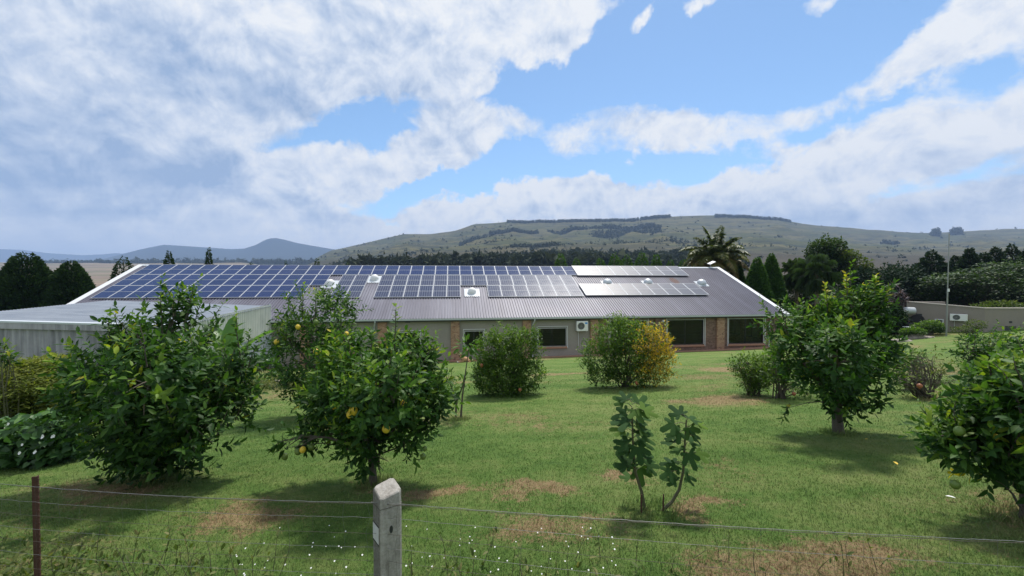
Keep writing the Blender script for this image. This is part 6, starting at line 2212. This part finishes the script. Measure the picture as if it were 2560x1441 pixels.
FP = Vector((-.655, 2.17, 0)); FL = Vector((-3.02, 2.62, 0)); FR = Vector((2.6, 1.76, 0))
FP.z, FL.z, FR.z = [lawn_z(p.x, p.y) for p in (FP, FL, FR)]
def build_fence():
    import bmesh
    # concrete post
    topz = at(960, 1222, FP.y).z
    cd = Vector((math.sin(R(52)), -math.cos(R(52))))
    root = empty('fence_post', (FP.x, FP.y, FP.z), R(-52))
    tag(root, 'weathered square concrete fence post in the foreground', 'post')
    H = topz - FP.z
    bm = bmesh.new()
    hw = .0600
    rings = [(-.2, 1.0), (.2, 1.0), (H - .235, 1.0), (H - .23, 1.0), (H - .07, 1.0), (H - .065, .985), (H - .012, .985), (H - .002, .96), (H + .004, .86)]
    prev = None
    prof = [(-1, -.72), (-.72, -1), (.72, -1), (1, -.72), (1, .72), (.72, 1), (-.72, 1), (-1, .72)]
    rnd = random.Random(2)
    for z, k in rings:
        cur = []
        for (a, b_) in prof:
            zz = z
            if z > H - .1:
                zz = z - .017 * (a * cd.x + b_ * cd.y)          # crown of the post slopes up to the back
            cur.append(bm.verts.new((a * hw * k * (1 + rnd.uniform(-.012, .012)), b_ * hw * k * (1 + rnd.uniform(-.012, .012)), zz)))
        if prev:
            for i in range(8):
                bm.faces.new((prev[i], prev[(i + 1) % 8], cur[(i + 1) % 8], cur[i]))
        prev = cur
    c = bm.verts.new((0, 0, H + .005))
    for i in range(8):
        bm.faces.new((prev[i], prev[(i + 1) % 8], c))
    bmesh.ops.subdivide_edges(bm, edges=bm.edges[:], cuts=2, use_grid_fill=True)
    for v in bm.verts:
        n = noise.noise(v.co * 30) * .0016 + noise.noise(v.co * 90) * .0008
        d = Vector((v.co.x, v.co.y, 0))
        if d.length > .01:
            v.co += d.normalized() * n
        if v.co.z > H - .03:
            v.co.z += noise.noise(v.co * 60) * .003
    me = bpy.data.meshes.new('shaft')
    bm.to_mesh(me); bm.free()
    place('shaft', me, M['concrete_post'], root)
    mb = MB()                                               # whitewashed block let into the left face
    mb.box(-.04, .04, -hw - .0035, -hw + .004, H - .255, H - .17)
    bevel(place('patch', mb.mesh('patch'), M['post_patch'], root), .003)
    mb = MB()                                               # dark joint above and below the block
    for z in (H - .261, H - .166):
        mb = MB()
        mb.box(-.042, .042, -hw - .0028, -hw + .004, z - .002, z + .002)
        place('joint', mb.mesh('joint'), M['dark'], root)
    mb = MB()                                               # wire hole in the right face
    pts = [(hw + .003, -.004 + .009 * math.cos(k * math.pi / 8), H - .185 + .02 * math.sin(k * math.pi / 8)) for k in range(16)]
    mb.add(pts, [tuple(range(16))])
    place('wire_hole', mb.mesh('wire_hole'), M['dark'], root)
    mb = MB()
    for z in (H - .075, H - .6):
        mb.tube([(-hw - .002, -hw - .002, z), (hw + .002, -hw - .002, z + .008), (hw + .002, hw + .002, z), (-hw - .002, hw + .002, z - .004), (-hw - .002, -hw - .002, z)], .0014, 5)
    place('tie_wire', mb.mesh('tie_wire'), M['wire_dark'], root)
    # iron standard at the left
    topz = at(70, 1192, FL.y).z
    root = empty('iron_post', (FL.x, FL.y, FL.z), R(12))
    tag(root, 'rusty iron fence standard at the lower left', 'post')
    H = topz - FL.z
    mb = MB()
    mb.box(-.0165, .0165, -.002, .002, -.3, H)
    place('flange', mb.mesh('flange'), M['rust'], root)
    mb = MB()
    mb.box(-.002, .002, .002, .026, -.3, H - .002)
    place('web', mb.mesh('web'), M['rust'], root)
    for k in range(14):
        z = H - .02 - k * .04
        mb = MB()
        mb.box(.0166, .021, -.003, .003, z - .006, z + .006)
        place('notch', mb.mesh('notch'), M['rust'], root)
    # wires
    root = empty('wire_fence', FP)
    tag(root, 'sagging wire mesh fence across the foreground', 'fence')
    rnd = random.Random(12)
    def zrow(px, py, p):
        return at(px, py, p.y).z
    rows = [(1204, 1243, 1345, .0013, 'wire'), (1205, 1246, 1350, .0011, 'wire_dark'), (1242, 1279, 1412, .0009, 'wire'), (1275, 1318, 1480, .0008, 'wire_dark'), (1308, 1352, 1540, .0008, 'wire'), (1338, 1384, 1600, .0008, 'wire_dark'),
            (1370, 1418, 1660, .0008, 'wire'), (1405, 1455, 1720, .0008, 'wire_dark')]
    EL = FL + (FL - FP) * .6
    paths = []
    for (yl, yp, yr, rad, mk) in rows:
        pts = []
        zl, zp, zr_ = zrow(70, yl, FL), zrow(960, yp, FP), zrow(2560, yr, FR)
        ctrl = [(EL, zl + .02), (FL, zl), (FP, zp), (FR, zr_)]
        for (a, za), (b, zb_) in zip(ctrl, ctrl[1:]):
            n = int((b - a).length / .022)
            for i in range(n):
                t = i / n
                p = a.lerp(b, t)
                z = za + (zb_ - za) * t - .018 * math.sin(math.pi * t)
                ph = (a.x + (b.x - a.x) * t)
                z += .0035 * noise.noise(Vector((ph * 9, yl, 0))) + .002 * noise.noise(Vector((ph * 40, yl, 2)))
                yy = p.y - .058 + .003 * noise.noise(Vector((ph * 14, yl, 5)))
                pts.append(Vector((p.x, yy, z)) - FP)
        mb = MB()
        mb.tube(pts, rad, 4)
        place('wire', mb.mesh('wire'), M[mk], root)
        paths.append(pts)
    # vertical stay wires of the netting
    xs = np.arange(-4.3, 2.3, .155)
    for k, x in enumerate(xs):
        x += rnd.uniform(-.02, .02)
        pts = []
        for r in (0, 2, 3, 4, 5, 6, 7):
            P = paths[r]
            j = min(range(len(P)), key=lambda i: abs(P[i].x + FP.x - x))
            pts.append(P[j] + Vector((rnd.uniform(-.012, .012), .001, 0)))
        mb = MB()
        mb.tube(pts, .0005, 4)
        place('stay_wire', mb.mesh('stay_wire'), M['wire' if k % 3 else 'wire_dark'], root)
build_fence()

# ------------------------------------------------------------------ dog lying by the brick pillar
def build_dog():
    p = Matrix.Rotation(TH, 3, 'Z') @ Vector((25.75, WALL_Y - 2.1, 0)) + HO
    base = Vector((p.x, p.y, gz(p.x, p.y) + .02))
    root = empty('dog', base, R(8))
    tag(root, 'tan dog with white paws lying on the grass by a brick pillar', 'dog')
    m, w = new_mat('dog_coat')
    tc = w.n('ShaderNodeTexCoord').outputs['Object']
    sp = w.n('ShaderNodeSeparateXYZ', None, Vector=tc)
    n = w.noise(tc, 6, 5, .6).outputs['Fac']
    c = w.ramp(n, [(.3, (.34, .19, .09)), (.7, (.47, .29, .15))])
    paw = w.smooth(w.math('ADD', w.math('MULTIPLY', sp.outputs[0], -1.0), w.math('MULTIPLY', sp.outputs[2], -2.2)), .12, .26)
    c = w.mix(paw, c, (.72, .66, .58))
    # dark muzzle
    mz = w.n('ShaderNodeMapping', {'vector_type': 'TEXTURE'}, Vector=tc, Location=(-.27, -.16, .46), Scale=(.11, .11, .10)).outputs[0]
    g = w.n('ShaderNodeTexGradient', {'gradient_type': 'SPHERICAL'}, Vector=mz).outputs['Fac']
    c = w.mix(w.smooth(g, .12, .4), c, (.03, .024, .02))
    b = w.n('ShaderNodeBsdfPrincipled', None, Base_Color=c, Roughness=.85)
    finish(w, b.outputs[0])
    J = {  # joint: (x, y, z, radius); the head is at the left
        'pelvis': (.55, .02, .17, .15), 'belly': (.30, .0, .18, .16), 'chest': (.04, .0, .22, .165), 'neck': (-.10, -.03, .36, .10), 'skull': (-.17, -.06, .50, .085), 'muzzle': (-.24, -.13, .47, .05), 'nose': (-.27, -.165, .455, .036),
        'sh_l': (-.02, -.12, .15, .075), 'el_l': (.02, -.17, .06, .05), 'wr_l': (-.22, -.20, .04, .036), 'pw_l': (-.36, -.22, .035, .042),
        'sh_r': (-.02, .10, .15, .075), 'el_r': (.02, .10, .06, .05), 'wr_r': (-.24, .04, .04, .036), 'pw_r': (-.40, .0, .035, .042),
        'hip_l': (.52, -.13, .15, .10), 'kn_l': (.32, -.22, .12, .07), 'ho_l': (.52, -.25, .05, .042), 'ft_l': (.32, -.28, .035, .04),
        'hip_r': (.56, .14, .14, .09), 'kn_r': (.38, .22, .10, .06), 'ft_r': (.5, .26, .04, .04),
        't1': (.70, .05, .10, .04), 't2': (.86, .0, .05, .028), 't3': (.98, -.1, .035, .015),
        'ear_l': (-.13, -.13, .56, .028), 'ear_lt': (-.145, -.18, .50, .016), 'ear_r': (-.13, .02, .57, .028), 'ear_rt': (-.13, .07, .51, .016)}
    E = [('pelvis', 'belly'), ('belly', 'chest'), ('chest', 'neck'), ('neck', 'skull'), ('skull', 'muzzle'), ('muzzle', 'nose'), ('chest', 'sh_l'), ('sh_l', 'el_l'), ('el_l', 'wr_l'), ('wr_l', 'pw_l'),
         ('chest', 'sh_r'), ('sh_r', 'el_r'), ('el_r', 'wr_r'), ('wr_r', 'pw_r'), ('pelvis', 'hip_l'), ('hip_l', 'kn_l'), ('kn_l', 'ho_l'), ('ho_l', 'ft_l'), ('pelvis', 'hip_r'), ('hip_r', 'kn_r'), ('kn_r', 'ft_r'),
         ('pelvis', 't1'), ('t1', 't2'), ('t2', 't3'), ('skull', 'ear_l'), ('ear_l', 'ear_lt'), ('skull', 'ear_r'), ('ear_r', 'ear_rt')]
    names = list(J)
    me = bpy.data.meshes.new('body')
    me.from_pydata([J[k][:3] for k in names], [(names.index(a), names.index(b_)) for a, b_ in E], [])
    o = place('body', me, m, root)
    sk = o.modifiers.new('skin', 'SKIN')
    for i, k in enumerate(names):
        me.skin_vertices[0].data[i].radius = (J[k][3], J[k][3])
        me.skin_vertices[0].data[i].use_root = (k == 'pelvis')
    sb = o.modifiers.new('sub', 'SUBSURF')
    sb.levels = sb.render_levels = 2
    for y in (-.115, -.045):
        mb = MB()
        mb.tube([(-.232, y - .008, .512), (-.236, y - .012, .511)], [.009, .006], 8)
        place('eye', mb.mesh('eye'), M['dark'], root)
build_dog()

# ------------------------------------------------------------------ person at a white table by the stucco house
def build_person():
    p = at(2271, 815, 35.3)
    g = gz(p.x, p.y)
    t = empty('garden_table', (p.x - .1, p.y - .75, g))
    tag(t, 'white garden table in front of the seated person', 'table')
    mb = MB()
    mb.box(-.75, .75, -.4, .4, .68, .72)
    bevel(place('table_top', mb.mesh('table_top'), M['white'], t), .01)
    for sx in (-1, 1):
        for sy in (-1, 1):
            mb = MB()
            mb.tube([(sx * .66, sy * .32, 0), (sx * .64, sy * .3, .68)], .025, 6)
            place('leg', mb.mesh('leg'), M['white'], t)
    root = empty('person', (p.x, p.y, g))
    tag(root, 'person in dark clothes sitting at a white garden table', 'person')
    m, w = new_mat('dark_clothes')
    z = w.n('ShaderNodeSeparateXYZ', None, Vector=w.n('ShaderNodeTexCoord').outputs['Object']).outputs[2]
    c = w.mix(w.smooth(z, 1.06, 1.09), (.014, .014, .02), (.12, .07, .05))
    b = w.n('ShaderNodeBsdfPrincipled', None, Base_Color=c, Roughness=.85)
    finish(w, b.outputs[0])
    J = {'pelvis': (0, .05, .5, .14), 'waist': (0, .04, .68, .13), 'chest': (0, 0, .88, .15), 'neck': (0, -.03, 1.06, .055), 'head': (0, -.05, 1.17, .085), 'crown': (0, -.04, 1.27, .07),
         'sl': (-.19, 0, .96, .06), 'el': (-.26, -.08, .74, .045), 'hl': (-.14, -.3, .75, .035), 'sr': (.19, 0, .96, .06), 'er': (.26, -.08, .74, .045), 'hr': (.14, -.3, .75, .035),
         'kl': (-.11, -.38, .5, .075), 'fl': (-.11, -.36, .08, .05), 'tl': (-.11, -.5, .04, .04), 'kr': (.11, -.38, .5, .075), 'fr': (.11, -.36, .08, .05), 'tr': (.11, -.5, .04, .04)}
    E = [('pelvis', 'waist'), ('waist', 'chest'), ('chest', 'neck'), ('neck', 'head'), ('head', 'crown'), ('chest', 'sl'), ('sl', 'el'), ('el', 'hl'), ('chest', 'sr'), ('sr', 'er'), ('er', 'hr'),
         ('pelvis', 'kl'), ('kl', 'fl'), ('fl', 'tl'), ('pelvis', 'kr'), ('kr', 'fr'), ('fr', 'tr')]
    names = list(J)
    me = bpy.data.meshes.new('body')
    me.from_pydata([J[k][:3] for k in names], [(names.index(a), names.index(b_)) for a, b_ in E], [])
    o = place('body', me, m, root)
    o.modifiers.new('skin', 'SKIN')
    for i, k in enumerate(names):
        me.skin_vertices[0].data[i].radius = (J[k][3], J[k][3])
        me.skin_vertices[0].data[i].use_root = (k == 'pelvis')
    sb = o.modifiers.new('sub', 'SUBSURF')
    sb.levels = sb.render_levels = 2
    mb = MB()
    ns, rings = 12, [(.100, 1.16), (.108, 1.22), (.095, 1.28), (.05, 1.325), (.005, 1.335)]
    V = [(r * math.cos(2 * math.pi * k / ns), -.035 + r * math.sin(2 * math.pi * k / ns), zz) for r, zz in rings for k in range(ns)]
    mb.add(V, [(j * ns + k, j * ns + (k + 1) % ns, (j + 1) * ns + (k + 1) % ns, (j + 1) * ns + k) for j in range(len(rings) - 1) for k in range(ns)])
    place('hair', mb.mesh('hair'), M['dark'], root)
    ch = empty('garden_chair', (p.x, p.y + .08, g))
    tag(ch, 'dark garden chair under the seated person', 'chair')
    mb = MB()
    mb.box(-.24, .24, -.22, .24, .33, .37)
    place('seat', mb.mesh('seat'), M['dark'], ch)
    mb = MB()
    mb.box(-.24, .24, .245, .28, .37, .85)
    place('backrest', mb.mesh('backrest'), M['dark'], ch)
    for sx in (-1, 1):
        for sy in (-1, 1):
            mb = MB()
            mb.tube([(sx * .21, sy * .19, -.05), (sx * .21, sy * .19, .33)], .02, 6)
            place('leg', mb.mesh('leg'), M['dark'], ch)
build_person()
leafy('orange brown hedge seen over the stucco house parapet', 'brown_hedge', [(2500, 762, 40, 9), (2465, 768, 30, 7), (2535, 765, 30, 8)], 43, 900, .3, 131, mat='weed', cat='hedge')
